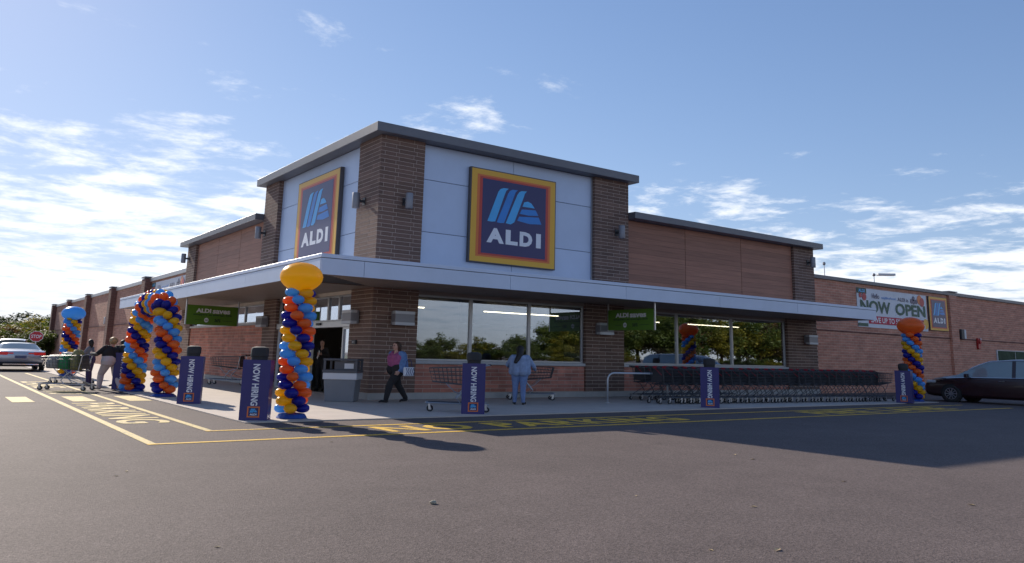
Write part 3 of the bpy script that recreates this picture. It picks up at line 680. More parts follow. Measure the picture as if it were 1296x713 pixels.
def banner(loc, rz, W, Hh, label, with_logo=False):
    t = thing('opening_banner', label, 'banner', loc, rz, 'now open banners')
    g = MB(); nx = 24; g2 = g.bm
    vs = [[g2.verts.new((W*(i/nx-0.5), -0.018-0.012*math.sin(i*1.7)*math.sin(j*1.3), Hh*j/4)) for j in range(5)] for i in range(nx+1)]
    vb = [[g2.verts.new((W*(i/nx-0.5), -0.004, Hh*j/4)) for j in range(5)] for i in range(nx+1)]
    for A in (vs, vb):
        for i in range(nx):
            for j in range(4): g2.faces.new((A[i][j], A[i+1][j], A[i+1][j+1], A[i][j+1]))
    g.build('sheet', 'banner_white', t)
    F = lambda u, v, h: Vector(((u-0.5)*W, -0.034-h, v*Hh))
    def rect(name, m, u0, u1, v0, v1, l=0):
        g = MB(); g.prism([(u0, v0), (u1, v0), (u1, v1), (u0, v1)], lambda u, v, h: F(u, v, l*0.003+h), 0.003); return g.build(name, m, t)
    def txt(body, m, u0, u1, v0, v1, bold=0.03, l=1): text_fit('lettering', body, m, t, F((u0+u1)/2, (v0+v1)/2, l*0.003), (1, 0, 0), (0, 0, 1), (u1-u0)*W, (v1-v0)*Hh, bold, 0.003)
    rect('corner_tab', 'green_dark', 0.0, 0.125, 0.86, 1.0); txt('ALDI', 'sign_cyan', 0.02, 0.105, 0.89, 0.975)
    rect('red_strip', 'banner_red', 0.14, 0.96, 0.10, 0.30); txt('SAVE UP TO 50% OFF', 'sign_white', 0.17, 0.74, 0.13, 0.27, 0.02)
    rect('edge_strip', 'green_letter', 0.0, 0.13, 0.02, 0.10)
    txt('Hello', 'sign_navy', 0.20, 0.30, 0.76, 0.89, 0.01); txt('neighborhood', 'sign_blue', 0.33, 0.53, 0.755, 0.84, 0.0); txt('ALDI', 'sign_navy', 0.56, 0.67, 0.76, 0.86, 0.02); txt('is', 'sign_navy', 0.69, 0.72, 0.76, 0.85, 0.0)
    txt('NOW', 'green_letter', 0.04, 0.45, 0.38, 0.70, 0.03); txt('OPEN', 'green_letter', 0.52, 0.97, 0.38, 0.70, 0.03)
    def disc(name, m, u, v, r, l=1):
        g = MB(); g.prism([(u+r/W*math.cos(a*math.pi/9), v+r/Hh*math.sin(a*math.pi/9)) for a in range(18)], lambda a, b, h: F(a, b, l*0.003+h), 0.003); g.build(name, m, t)
    disc('cherry_print', 'cherry', 0.095, 0.78, 0.19, 2); disc('cherry_print', 'cherry', 0.045, 0.81, 0.12, 1)
    for u, v in ((0.80, 0.88), (0.84, 0.80), (0.765, 0.80), (0.80, 0.78)): disc('berry_print', 'sign_navy', u, v, 0.13, 1)
    disc('apple_print', 'sign_orange', 0.89, 0.86, 0.26, 1); disc('apple_print', 'cherry', 0.925, 0.80, 0.24, 2)
    disc('lemon_print', 'sign_yellow', 0.965, 0.20, 0.28, 2); disc('lemon_print', 'banner_white', 0.935, 0.12, 0.12, 3)
    return t
banner((30.15, 0.345, 3.22), 0, 6.9, 1.95, 'white now open banner with fruit on the red brick wall by the orange balloon')
banner((0.345, 27.5, 3.35), -math.pi/2, 8.2, 1.95, 'pale now open banner on the sunlit left wall above the canopy end')

def hanging_sign(loc, rz, W, Hh, label, drop):
    t = thing('hanging_sign', label, 'sign', loc, rz, 'green signs hung under the canopy')
    g = MB(); g.box(-W/2, W/2, -0.02, 0.02, 0, Hh); g.build('board', 'green_sign', t, bevel=0.004)
    for s in (-1, 1):
        g = MB(); g.box(s*(W/2+0.025)-0.022, s*(W/2+0.025)+0.022, -0.025, 0.025, -0.01, drop); g.build('hanger', 'steel', t)
    F = lambda u, v: (W*(u-0.5), -0.0205, Hh*v)
    def txt(body, m, u0, u1, v0, v1, b=0.03): text_fit('lettering', body, m, t, F((u0+u1)/2, (v0+v1)/2), (1, 0, 0), (0, 0, 1), (u1-u0)*W, (v1-v0)*Hh, b, 0.004)
    txt('ALDI', 'sign_white', 0.17, 0.46, 0.62, 0.84, 0.05); txt('saves', 'sign_white', 0.49, 0.84, 0.60, 0.80, 0.04)
    txt('shoppers an average 36%', 'green_dark', 0.12, 0.88, 0.46, 0.57, 0.03)
    g = MB(); g.lathe([(Hh*0.12, -0.0205), (Hh*0.12, -0.026)], 20, (-W*0.12, 0, Hh*0.25), 'y'); b = g.build('badge', 'sign_white', t)
    text_fit('badge_text', 'ALDI', 'green_dark', b, (-W*0.12, -0.0265, Hh*0.25), (1, 0, 0), (0, 0, 1), Hh*0.15, Hh*0.06, 0.03, 0.003)
    txt('36%', 'green_dark', 0.54, 0.66, 0.16, 0.34, 0.05)
    for u0, u1 in ((0.16, 0.30), (0.70, 0.90)):
        g = MB(); g.box(W*(u0-0.5), W*(u1-0.5), -0.024, -0.0205, Hh*0.235, Hh*0.255); g.build('rule', 'green_dark', t)
    return t
hanging_sign((9.2, -1.5, 2.36), -math.pi/2, 2.25, 0.72, 'green hanging sign under the canopy in front of the long windows', ZC0+0.03-2.36)
hanging_sign((-1.5, 11.2, 2.30), R(12), 2.15, 0.76, 'green hanging sign under the canopy left of the entrance', ZC0+0.03-2.30)

# ------------------------------------------------------------------ wall lights
def wall_light(loc, rz, label):
    """tall grey half-round sconce on a bracket"""
    t = thing('wall_light', label, 'wall light', loc, rz, 'sconces on the upper brick piers')
    g = MB(); g.lathe([(0.113, -0.24), (0.118, -0.23), (0.118, 0.23), (0.113, 0.24)], 16, (0, -0.28, 0)); g.build('shade', 'lamp_grey', t, smooth=True)
    g = MB(); g.box(-0.04, 0.04, -0.17, -0.02, -0.04, 0.04); g.build('bracket', 'lamp_dark', t)
    g = MB(); g.box(-0.09, 0.09, -0.02, 0.0, -0.12, 0.12); g.build('back_plate', 'lamp_dark', t)
for loc, rz, lb in (((0.90, -0.006, 6.02), 0, 'grey sconce on the shaded face of the corner pier'), ((9.95, -0.006, 6.05), 0, 'grey sconce on the dark brick pier right of the big logo'), ((22.15, -0.006, 5.97), 0, 'grey sconce at the far end of the right wood wing'),
                    ((-0.006, 1.0, 6.06), -math.pi/2, 'grey sconce on the sunlit face of the corner pier'), ((-0.006, 10.2, 6.06), -math.pi/2, 'grey sconce on the far tower pier above the entrance'), ((-0.006, 21.9, 6.0), -math.pi/2, 'grey sconce at the far end of the left wood wing')):
    wall_light(loc, rz, lb)
def box_light(loc, rz, label, sc=1.0):
    t = thing('box_light', label, 'wall light', loc, rz, 'box lights under the canopy and on the side walls')
    a, h = 0.33*sc, 0.20*sc
    g = MB(); g.box(-a, a, -0.30, -0.02, -h, h); g.build('housing', 'lamp_grey', t, bevel=0.01)
    g = MB(); g.box(-a-0.004, a+0.004, -0.304, -0.10, h*0.62, h*1.04); g.build('upper_lens', 'lamp_pale', t)
    g = MB(); g.box(-a-0.004, a+0.004, -0.304, -0.10, -h*1.04, -h*0.62); g.build('lower_lens', 'lamp_pale', t)
    g = MB(); g.box(-a*0.8, a*0.8, -0.02, 0, -h*0.8, h*0.8); g.build('back_plate', 'lamp_dark', t)
for loc, rz, lb in (((0.95, -0.006, 2.42), 0, 'box light on the shaded face of the corner pier below the canopy'), ((-0.006, 1.15, 2.44), -math.pi/2, 'box light on the corner pier next to the entrance'), ((21.9, -0.006, 2.42), 0, 'box light on the end pier above the trolleys'),
                    ((9.2, -0.006, 2.42), 0, 'box light on the brick pier behind the green sign'), ((-0.006, 9.2, 2.46), -math.pi/2, 'box light on the brick pier left of the entrance')):
    box_light(loc, rz, lb)
def slim_light(loc, rz, label):
    t = thing('side_wall_light', label, 'wall light', loc, rz, 'lights on the plain brick side walls')
    g = MB(); g.box(-0.22, 0.10, -0.22, -0.02, -0.28, 0.28); g.build('housing', 'lamp_dark', t, bevel=0.02)
    g = MB(); g.box(0.102, 0.30, -0.24, -0.02, -0.26, 0.26); g.build('lens', 'lamp_pale', t, bevel=0.02)
    g = MB(); g.box(-0.2, 0.28, -0.019, 0, -0.2, 0.2); g.build('back_plate', 'lamp_dark', t)
slim_light((37.2, 0.345, 3.2), 0, 'slim light on the red wall right of the small logo sign')
for y, lb in ((34.6, 'slim light on the left wall beside the balloon arch top'), (46.0, 'slim light on the left wall right of the blue balloon'), (69.5, 'slim light on the left wall between the two farthest pilasters')):
    slim_light((0.345, y, 3.3), -math.pi/2, lb)
t = thing('fire_alarm', 'red fire alarm box on the brick wall above the dark red van', 'alarm', (39.3, 0.345, 2.42))
g = MB(); g.box(-0.16, 0.16, -0.12, 0, 0, 0.62); g.build('case', 'alarm_red', t, bevel=0.02)
g = MB(); g.lathe([(0.13, -0.12), (0.12, -0.20), (0.05, -0.22)], 14, (-0.02, 0, 0.42), 'y'); g.build('bell', 'alarm_red', t, smooth=True)
g = MB(); g.ball((0.12, -0.14, 0.57), 0.05, n=10, m=6); g.build('strobe', 'sign_white', t, smooth='all')
t = thing('keypad', 'small dark keypad on the corner pier beside the entrance', 'keypad', (-0.006, 1.05, 1.62), -math.pi/2)
g = MB(); g.box(-0.13, 0.13, -0.06, 0, 0, 0.13); g.build('case', 'lamp_dark', t, bevel=0.01)
g = MB(); g.box(-0.08, 0.02, -0.064, -0.06, 0.03, 0.10); g.build('screen', 'lamp_grey', t)
# ------------------------------------------------------------------ lot lights standing behind the shop
def lot_lamp(loc, h, label, arm):
    t = thing('lot_lamp', label, 'lamp post', loc, 0, 'parking lot lamps behind the shop')
    g = MB(); g.tube([(0, 0, 0), (0, 0, h)], [0.10, 0.05], 10); g.build('pole', 'galvanised', t)
    g = MB(); g.lathe([(0.3, 0), (0.3, 0.6), (0.24, 0.65)], 14); g.build('base', 'plinth', t)
    if arm:
        g = MB(); g.tube([(0, 0, h-0.1), (0.5, -0.3, h+0.02)], 0.04, 6); g.build('arm', 'galvanised', t)
        g = MB(); g.obox((1.35, -0.85, h+0.06), Vector((0.95, -0.6, 0.02)), Vector((0.14, 0.22, 0)), (0, 0, 0.14)); g.build('head', 'lamp_pale', t, bevel=0.03)
        g = MB(); g.ball((0, 0, h), 0.20, 0.20, 0.20, 10, 6); g.build('joint', 'lamp_grey', t, smooth='all')
    else:
        g = MB(); g.lathe([(0.08, h-0.1), (0.18, h+0.02), (0.18, h+0.22), (0.08, h+0.32)], 12); g.build('head', 'lamp_grey', t)
def at_depth(u, v, d):
    q = Xc*((u-648)/FPX) - Yc*((v-CYC)/FPX) + fw
    return Vector((CX, CY, CH)) + q*d
p = at_depth(1106, 348, 100); lot_lamp((p.x, p.y, 0), p.z, 'lamp post with pale flat head above the now open banner', True)
p = at_depth(1043, 335, 100); lot_lamp((p.x, p.y, 0), p.z, 'thin lamp post above the right end of the wood wing', False)
# ------------------------------------------------------------------ balloon columns and arch
g = MB(); n, m = 14, 10; rings = []
def bprof(t):          # t 0 (outer end) .. 1 (knot)
    r = math.sin(math.pi*min(t*1.0, 1))**0.85 * (1-0.18*t)
    return r
top = g.bm.verts.new((0.5, 0, 0)); bot = g.bm.verts.new((-0.56, 0, 0))
for j in range(1, m):
    t = j/m; x = 0.5*math.cos(math.pi*t) - (0.06*t*t); r = 0.5*bprof(t)
    rings.append([g.bm.verts.new((x, r*math.cos(2*math.pi*k/n), r*math.sin(2*math.pi*k/n))) for k in range(n)])
for k in range(n):
    g.bm.faces.new((top, rings[0][k], rings[0][(k+1) % n])); g.bm.faces.new((bot, rings[-1][(k+1) % n], rings[-1][k]))
for a, b in zip(rings, rings[1:]):
    for k in range(n): g.bm.faces.new((a[k], b[k], b[(k+1) % n], a[(k+1) % n]))
bmesh.ops.recalc_face_normals(g.bm, faces=g.bm.faces[:])
BMESH = {}
base_me = bpy.data.meshes.new('balloon'); g.bm.to_mesh(base_me); g.bm.free()
base_me.polygons.foreach_set('use_smooth', [True]*len(base_me.polygons))
for c_ in ('yellow', 'orange', 'navy', 'blue'):
    q = base_me.copy(); q.materials.append(MAT['balloon_'+c_]); BMESH[c_] = q
SEQ = ('blue', 'yellow', 'navy', 'orange')
CAMXY = Vector((CX, CY))
def balloon(par, colour, pos, xdir, sx, sy, sz, zdir=Vector((0, 0, 1))):
    xdir = xdir.normalized(); y = zdir.cross(xdir).normalized(); z = xdir.cross(y).normalized()
    jit = random.uniform(0.90, 1.08)
    o = link('balloon', BMESH[colour], par)
    o.matrix_local = Matrix((( xdir.x*sx*jit, y.x*sy*jit, z.x*sz*jit, pos.x), (xdir.y*sx*jit, y.y*sy*jit, z.y*sz*jit, pos.y), (xdir.z*sx*jit, y.z*sy*jit, z.z*sz*jit, pos.z), (0, 0, 0, 1)))
    return o
def column(loc, layers, h0, dh, rad, topcol, tr, tz, label, phase=0.0, seqshift=1):
    t = thing('balloon_column', label, 'balloon column', (loc[0], loc[1], 0.02), 0, 'twisted balloon columns')
    g = MB(); g.lathe([(0.30, 0.0), (0.31, 0.02), (0.26, 0.09), (0.06, 0.12)], 18); g.build('base', 'foil_blue', t)
    g = MB(); g.tube([(0, 0, 0.1), (0, 0, tz)], 0.02, 8); g.build('pole', 'steel', t)
    for i in range(layers):
        for k in range(4):
            a = phase - i*R(45) + k*math.pi/2
            d = Vector((math.cos(a), math.sin(a), 0))
            balloon(t, SEQ[(k*seqshift) % 4], Vector((d.x*rad*0.60, d.y*rad*0.60, h0+i*dh+random.uniform(-.008, .008))), d, rad*0.92, rad*0.86, rad*0.64)
    g = MB(); g.ball((0, 0, tz), tr[0], tr[0], tr[1], 32, 20)
    for v in g.bm.verts:
        if v.co.z < tz: f = 1-0.10*((tz-v.co.z)/tr[1])**2; v.co.x *= f; v.co.y *= f; v.co.z = tz-(tz-v.co.z)*1.06
    g.build('top_balloon', 'balloon_'+topcol, t, smooth='all')
    return t
column((-4.36, -5.45), 16, 0.20, 0.157, 0.345, 'yellow', (0.445, 0.305), 2.90, 'tall balloon column with a yellow balloon on top beside the entrance corner', R(150))
column((20.5, -5.5), 16, 0.20, 0.155, 0.36, 'orange', (0.50, 0.34), 2.88, 'balloon column topped by an orange balloon near the dark red van', R(60), -1)
column((-5.35, 19.5), 16, 0.20, 0.158, 0.37, 'blue', (0.50, 0.33), 2.78, 'far balloon column topped by a light blue balloon at the left wall', R(100))
# arch over the crossing
A0, A1, AH = Vector((-5.0, 2.75, 0.02)), Vector((-5.25, 5.75, 0.02)), 2.72
AR = thing('balloon_arch', 'twisted balloon arch in four colours standing over the crossing', 'balloon arch', (A0+A1)/2)
mid = (A0+A1)/2; hx = (A1-A0)/2
def arch_pt(s):
    """s 0..1 along the arch: straight legs leaning in, round top"""
    a = math.pi*(1-s)
    cx_, sz_ = math.cos(a), math.sin(a)
    u = (abs(cx_)**0.62)*(1 if cx_ > 0 else -1); v = sz_**0.62 if sz_ > 0 else 0
    return hx*u + Vector((0, 0, AH*v))
pts = [arch_pt(i/400) for i in range(401)]
L = [0]
for a, b in zip(pts, pts[1:]): L.append(L[-1]+(b-a).length)
nl = int(L[-1]/0.158); rad = 0.375
j = 0
for i in range(nl+1):
    target = min(0.16 + i*0.158, L[-1]-0.14)
    if 0.16 + i*0.158 > L[-1]-0.1: break
    while L[j] < target: j += 1
    c = pts[j]; tan = (pts[min(j+2, 400)]-pts[max(j-2, 0)]).normalized()
    nx = Vector((1, 0, 0)) if abs(tan.x) < 0.9 else Vector((0, 1, 0)); nx = (nx - tan*nx.dot(tan)).normalized(); ny = tan.cross(nx)
    for k in range(4):
        a = R(30) - i*R(45) + k*math.pi/2; d = nx*math.cos(a)+ny*math.sin(a)
        balloon(AR, SEQ[k], c + d*rad*0.58, d, rad*0.90, rad*0.84, rad*0.64, tan)
g = MB(); g.tube([pts[i] for i in range(0, 401, 20)], 0.018, 6); g.build('frame', 'steel', AR)
for s in (-1, 1):
    g = MB(); g.lathe([(0.34, 0.0), (0.36, 0.02), (0.28, 0.08), (0.08, 0.11)], 16, hx*s); g.build('base', 'foil_blue', AR)

# ------------------------------------------------------------------ bollards in printed sleeves
def bollard(loc, rz, label, W=0.54, D=0.36, Hh=1.16):
    t = thing('bollard', label, 'bollard', (loc[0], loc[1], 0.024), rz, 'bollards in navy printed sleeves')
    g = MB(); g.lathe([(0.16, 0.0), (0.16, 1.22), (0.175, 1.23), (0.175, 1.36), (0.155, 1.40), (0.08, 1.425)], 20); g.build('post', 'bollard_cap', t, smooth=True)
    sl = MB(); th = 0.012
    for b in ((-W/2, W/2, -D/2, -D/2+th), (-W/2, W/2, D/2-th, D/2), (-W/2, -W/2+th, -D/2+th, D/2-th), (W/2-th, W/2, -D/2+th, D/2-th)): sl.box(*b, 0.0, Hh)
    s = sl.build('sleeve', 'navy_sleeve', t)
    for f, rot in ((-1, 0), (1, 1)):
        ux = Vector((0, 0, -1)); uy = Vector((1, 0, 0)) if f == -1 else Vector((-1, 0, 0)); y = f*(D/2+0.001)
        text_fit('lettering', 'NOW HIRING', 'sign_white', s, (0.0, y, 0.68), ux, uy, 0.80, 0.135, 0.028, 0.003)
        Fm = (lambda u, v, h: Vector(((u-0.5)*0.23, -D/2-0.001-h, 0.06+v*0.20))) if f == -1 else (lambda u, v, h: Vector((-(u-0.5)*0.23, D/2+0.001+h, 0.06+v*0.20)))
        g = MB(); g.prism([(-0.02, -0.02), (1.02, -0.02), (1.02, 1.02), (-0.02, 1.02)], lambda u, v, h: Fm(u, v, h), 0.002); g.build('logo_border', 'sign_orange', s)
        g = MB(); g.prism([(0.09, 0.1), (0.91, 0.1), (0.91, 0.9), (0.09, 0.9)], lambda u, v, h: Fm(u, v, 0.002+h), 0.002); g.build('logo_field', 'sign_navy', s)
        for k, p_ in S_POLY.items():
            g = MB(); g.prism(p_, lambda u, v, h: Fm(u, v, 0.004+h), 0.0015); g.build('logo_mark', 'sign_cyan', s)
        text_fit('logo_text', 'ALDI', 'sign_white', s, Fm(0.5, 0.27, 0.004), Vector((1, 0, 0))*(1 if f == -1 else -1), Vector((0, 0, 1)), 0.13, 0.035, 0.04, 0.0015)
    return t
def facing(x, y, tw=0.0):
    """turn so that the printed face looks at the lane in front of the corner"""
    d = Vector((CX-x, CY-y)); return math.atan2(d.y, d.x) + math.pi/2 + tw
for (u, v_, tw, lb) in ((598, 525, 0.04, 'navy sleeved bollard in front of the trolley by the first windows'), (322, 533, -0.20, 'navy sleeved bollard beside the yellow topped balloon column'), (239, 512, -0.12, 'navy sleeved bollard right of the balloon arch'),
                    (899, 517, 0.0, 'navy sleeved bollard in front of the trolley row'), (1146, 511, -0.2, 'navy sleeved bollard left of the orange topped column'), (153, 494, -0.1, 'navy sleeved bollard half hidden behind the balloon arch')):
    p = pix(u, v_); bollard((p.x, p.y), facing(p.x, p.y, tw), lb)

# ------------------------------------------------------------------ shopping trolleys
def make_cart(name, label, handle='cart_plastic', basket='cart_metal'):
    """local +x is forward; origin on the floor under the middle"""
    t = thing(name, label, 'trolley')
    hb, ht, hf = 0.66, 1.05, 0.98           # basket floor height at the back, rim heights
    g = MB(); r = 0.006
    def P(s, w, h):     # s 0 rear..1 front, w -1..1 side, h 0 floor..1 rim
        x = -0.36 + 0.98*s*(1 if h > 0.5 else 0.93); wd = (0.29-0.07*s)*(0.90+0.10*h)
        z0 = 0.58 + 0.10*s; z1 = 1.05 - 0.06*s
        return Vector((x, w*wd, z0+(z1-z0)*h))
    for h in (0, 0.25, 0.5, 0.75, 1.0):
        rr = 0.011 if h in (0, 1.0) else r
        g.tube([P(0, -1, h), P(1, -1, h), P(1, 1, h), P(0, 1, h), P(0, -1, h)], rr, 5, False)
    for i in range(13):
        s = i/12
        for w_ in (-1, 1): g.tube([P(s, w_, 0), P(s, w_, 1)], r*0.8, 4, False)
        g.tube([P(s, -1, 0), P(s, 1, 0)], r*0.8, 4, False)
    for i in range(1, 6):
        w_ = -1+i/3
        g.tube([P(0, w_, 0), P(1, w_, 0), P(1, w_, 1)], r*0.8, 4, False)
    g.build('basket', basket, t)
    g = MB()
    for w_ in (-1, 1):
        g.tube([(-0.52, w_*0.26, 1.09), (-0.36, w_*0.285, 1.04), (-0.30, w_*0.27, 0.60), (-0.05, w_*0.25, 0.52), (0.10, w_*0.235, 0.30), (0.02, w_*0.24, 0.20)], 0.013, 6)
        g.tube([(-0.50, w_*0.27, 0.18), (0.10, w_*0.24, 0.19), (0.66, w_*0.19, 0.20)], 0.014, 6)
        g.tube([(0.30, w_*0.21, 0.645), (0.12, w_*0.23, 0.44), (-0.38, w_*0.265, 0.19)], 0.010, 6)
    g.tube([(0.66, -0.19, 0.20), (0.66, 0.19, 0.20)], 0.014, 6); g.tube([(-0.3, -0.265, 0.185), (-0.3, 0.265, 0.185)], 0.012, 6)
    g.build('frame', 'steel' if basket == 'cart_metal' else 'cart_metal', t)
    g = MB()
    for i in range(6):
        y = -0.17+0.068*i; g.tube([(-0.28, y, 0.20), (0.62, y*0.95, 0.212)], 0.006, 4, False)
    g.build('lower_rack', basket, t)
    g = MB(); g.tube([(-0.52, -0.27, 1.09), (-0.52, 0.27, 1.09)], 0.022, 8); g.build('handle', 'cart_plastic', t)
    if handle == 'cart_red':
        g = MB(); g.box(-0.555, -0.485, -0.20, -0.05, 1.062, 1.118); g.build('coin_lock', 'cart_red', t, bevel=0.008)
        g = MB(); g.tube([(-0.50, -0.10, 1.06), (-0.44, -0.22, 0.93), (-0.40, -0.285, 0.86)], 0.009, 5); g.build('lock_chain', 'cart_red', t)
    g = MB(); g.obox((-0.33, 0, 0.84), (0.008, 0, 0.03), (0, 0.24, 0), (0.03, 0, 0.17)); g.build('child_seat', 'cart_plastic', t)
    wm = MB(); wm.lathe([(0.035, -0.016), (0.062, -0.014), (0.062, 0.014), (0.035, 0.016)], 14, (0, 0, 0.062), 'y'); wme = wm.mesh('wheel', 'rubber')
    hm = MB(); hm.lathe([(0.032, -0.019), (0.032, 0.019)], 10, (0, 0, 0.062), 'y'); hme = hm.mesh('hub', 'lamp_grey')
    fm = MB()
    for s in (-1, 1): fm.obox((0.012, s*0.024, 0.115), (0.02, 0, 0), (0, 0.003, 0), (0.006, 0, 0.06))
    fm.box(-0.015, 0.035, -0.028, 0.028, 0.168, 0.182); fme = fm.mesh('fork', 'steel')
    for x, y in ((-0.46, 0.265), (-0.46, -0.265), (0.58, 0.19), (0.58, -0.19)):
        o = link('wheel', wme, t, (x, y, 0)); link('hub', hme, o); link('fork', fme, o)
    return t
Z0 = 0.024
ORD = ['first', 'second', 'third', 'fourth', 'fifth', 'sixth', 'seventh', 'eighth', 'ninth', 'tenth', 'eleventh', 'twelfth', 'thirteenth', 'fourteenth', 'fifteenth', 'sixteenth', 'seventeenth', 'eighteenth', 'nineteenth', 'twentieth']
ORD += ['twenty-' + q for q in ORD[:9]]
cart0 = make_cart('shopping_trolley', 'black shopping trolley at the open front end of the trolley row', 'cart_red', 'cart_plastic')
CS = 1.02
a = pix(852, 513); b = pix(1122, 509.2)
d = (b-a); rz = math.atan2(d.y, d.x); NR = 27
cart0['group'] = 'trolleys nested in rows'
def place(o, p, rz, label=None):
    c = dup(o, (p.x, p.y, Z0), rz, label); c.scale = (CS, CS, CS); return c
for i in range(NR):
    p = a + d*(i/(NR-1)) + Vector((random.uniform(-.02, .02), random.uniform(-.05, .05), 0)); rr = rz + random.uniform(-0.045, 0.045)
    side = Vector((-d.y, d.x, 0)).normalized()*0.30
    if i == NR-1: cart0.location = (p.x+side.x, p.y+side.y, Z0); cart0.rotation_euler = (0, 0, rr); cart0.scale = (CS, CS, CS)
    else: place(cart0, p+side, rr, 'black trolley in the long front row, %s from its open right end' % ORD[NR-1-i])
a2 = Vector((9.3, -2.15, 0)); 
for i in range(9):
    place(cart0, a2 + Vector((i*0.43, -0.02*i, 0)), R(-3)+random.uniform(-.03, .03), 'black trolley in the back row by the windows, %s from the hoop rail end' % ORD[i])
loose = make_cart('shopping_trolley', 'empty trolley left behind the bollard by the first windows', 'cart_plastic', 'cart_metal'); loose['group'] = 'loose trolleys'
p = pix(583, 522); loose.location = (p.x, p.y, Z0); loose.rotation_euler = (0, 0, R(150)); loose.scale = (1.3, 1.15, 1.03)
p = pix(668, 507); c = dup(loose, (p.x, p.y, Z0), R(-32), 'empty trolley pushed by the woman in denim at the wall'); c.scale = (1.3, 1.15, 1.03)
p = pix(291, 488); c = dup(loose, (p.x, p.y, Z0), R(140), 'empty trolley against the brick wall left of the entrance'); c.scale = (1.25, 1.15, 1.05)
p = pix(86, 494); cl = dup(loose, (p.x, p.y, 0), R(147), 'loaded trolley pushed by the woman in beige trousers'); cl.scale = (1.3, 1.15, 1.03)
p2 = pix(92, 486); c2 = dup(loose, (p2.x, p2.y, 0), R(150), 'second loaded trolley on the far side of the first one'); c2.scale = (1.2, 1.15, 1.03)
def bag(base, rz, off, sx, sy, sz, m, label):
    """a soft filled bag standing in a trolley"""
    g = MB(); bm = g.bm; n = 14
    rings = []
    for jj, (h, r) in enumerate(((0, 0.80), (0.12, 0.98), (0.45, 1.0), (0.8, 0.9), (0.95, 0.72), (1.0, 0.5))):
        rings.append([bm.verts.new((sx*r*math.copysign(abs(math.cos(2*math.pi*k/n))**0.6, math.cos(2*math.pi*k/n))*(1+0.08*math.sin(k*2.3+jj)), sy*r*math.copysign(abs(math.sin(2*math.pi*k/n))**0.6, math.sin(2*math.pi*k/n))*(1+0.08*math.sin(k*1.7+jj*2)), sz*h*(1+0.06*math.sin(k*1.9)))) for k in range(n)])
    for A, B in zip(rings, rings[1:]):
        for k in range(n): bm.faces.new((A[k], A[(k+1) % n], B[(k+1) % n], B[k]))
    bm.faces.new(rings[-1]); bm.faces.new(list(reversed(rings[0])))
    o = g.build('grocery_bag', m, None, smooth='all'); tag(o, label, 'bag', 'bags in the loaded trolleys')
    q = Matrix.Rotation(rz, 3, 'Z') @ Vector(off); o.location = (base.x+q.x, base.y+q.y, off[2]); o.rotation_euler = (0, 0, rz+random.uniform(-.3, .3))
bag(p, R(147), (0.52, 0.0, 0.66), 0.20, 0.21, 0.40, 'bag_grey', 'grey bag at the front of the loaded trolley')
bag(p, R(147), (0.16, 0.02, 0.64), 0.17, 0.20, 0.44, 'bag_green', 'green bag in the middle of the loaded trolley')
bag(p, R(147), (-0.18, 0.0, 0.63), 0.15, 0.20, 0.60, 'bag_olive', 'olive bag near the handle of the loaded trolley')
bag(p2, R(150), (0.30, 0.0, 0.66), 0.26, 0.20, 0.46, 'bag_grey', 'pale bag in the second trolley')
bag(p2, R(150), (-0.22, 0.0, 0.64), 0.16, 0.18, 0.50, 'bag_blue', 'blue bag in the second trolley')

# ------------------------------------------------------------------ litter bin, rail, pebble
p = pix(432, 509)
t = thing('litter_bin', 'grey litter bin with dark hooded top beside the entrance', 'bin', (p.x, p.y, Z0), R(-38))
g = MB(); a_ = [g.bm.verts.new(q) for q in ((-.40, -.33, 0), (.40, -.33, 0), (.40, .33, 0), (-.40, .33, 0), (-.46, -.37, .80), (.46, -.37, .80), (.46, .37, .80), (-.46, .37, .80))]
for f in ((3, 2, 1, 0), (4, 5, 6, 7), (0, 1, 5, 4), (1, 2, 6, 5), (2, 3, 7, 6), (3, 0, 4, 7)): g.bm.faces.new([a_[i] for i in f])
g.build('body', 'bin_grey', t, bevel=0.015)
g = MB(); g.box(-.475, .475, -.385, .385, .60, .78); g.build('bag_collar', 'liner', t, bevel=0.012)
g = MB(); g.box(-.49, .49, -.40, .40, .785, .86); g.build('rim', 'bin_dark', t, bevel=0.01)
for sx in (-1, 1):
    for sy in (-1, 1):
        g = MB(); g.box(sx*.44-.03, sx*.44+.03, sy*.35-.03, sy*.35+.03, .861, 1.11); g.build('hood_post', 'bin_dark', t)
g = MB(); g.box(-.48, .48, -.39, .39, 1.111, 1.17); g.build('hood', 'bin_dark', t, bevel=0.012)
g = MB(); g.box(-.18, .40, -.30, .30, .862, 1.10); g.build('divider', 'bin_dark', t)
g = MB(); g.box(.10, .36, -.306, -.301, .90, 1.04); g.build('sticker', 'liner', t)
A, B = pix(769, 511), pix(845, 511.5)
t = thing('metal_rail', 'low galvanised hoop rail between the windows and the trolleys', 'rail', (A.x, A.y, 0))
dv = B-A; u_ = dv.normalized(); Lr = dv.length; hr = 0.93; c_ = 0.22
pr = [Vector((0, 0, 0.02)), Vector((0, 0, hr-c_))] + [u_*(c_-c_*math.cos(q)) + Vector((0, 0, hr-c_+c_*math.sin(q))) for q in (R(22), R(45), R(68), R(90))]
pr += [u_*(Lr-(q.dot(u_))) + Vector((0, 0, q.z)) for q in reversed(pr)]
g = MB(); g.tube(pr, 0.03, 10); g.build('hoop', 'galvanised', t, smooth='all')
for q in (Vector((0, 0, 0)), dv):
    g = MB(); g.lathe([(0.08, 0.024), (0.08, 0.034), (0.035, 0.045)], 14, q); g.build('flange', 'galvanised', t)
p = pix(548, 638); g = MB(); g.ball((0, 0, 0.015), 0.036, 0.026, 0.019, 12, 8)
for v in g.bm.verts: v.co += Vector((1, 1, 1))*0.007*mnoise.noise(v.co*50)
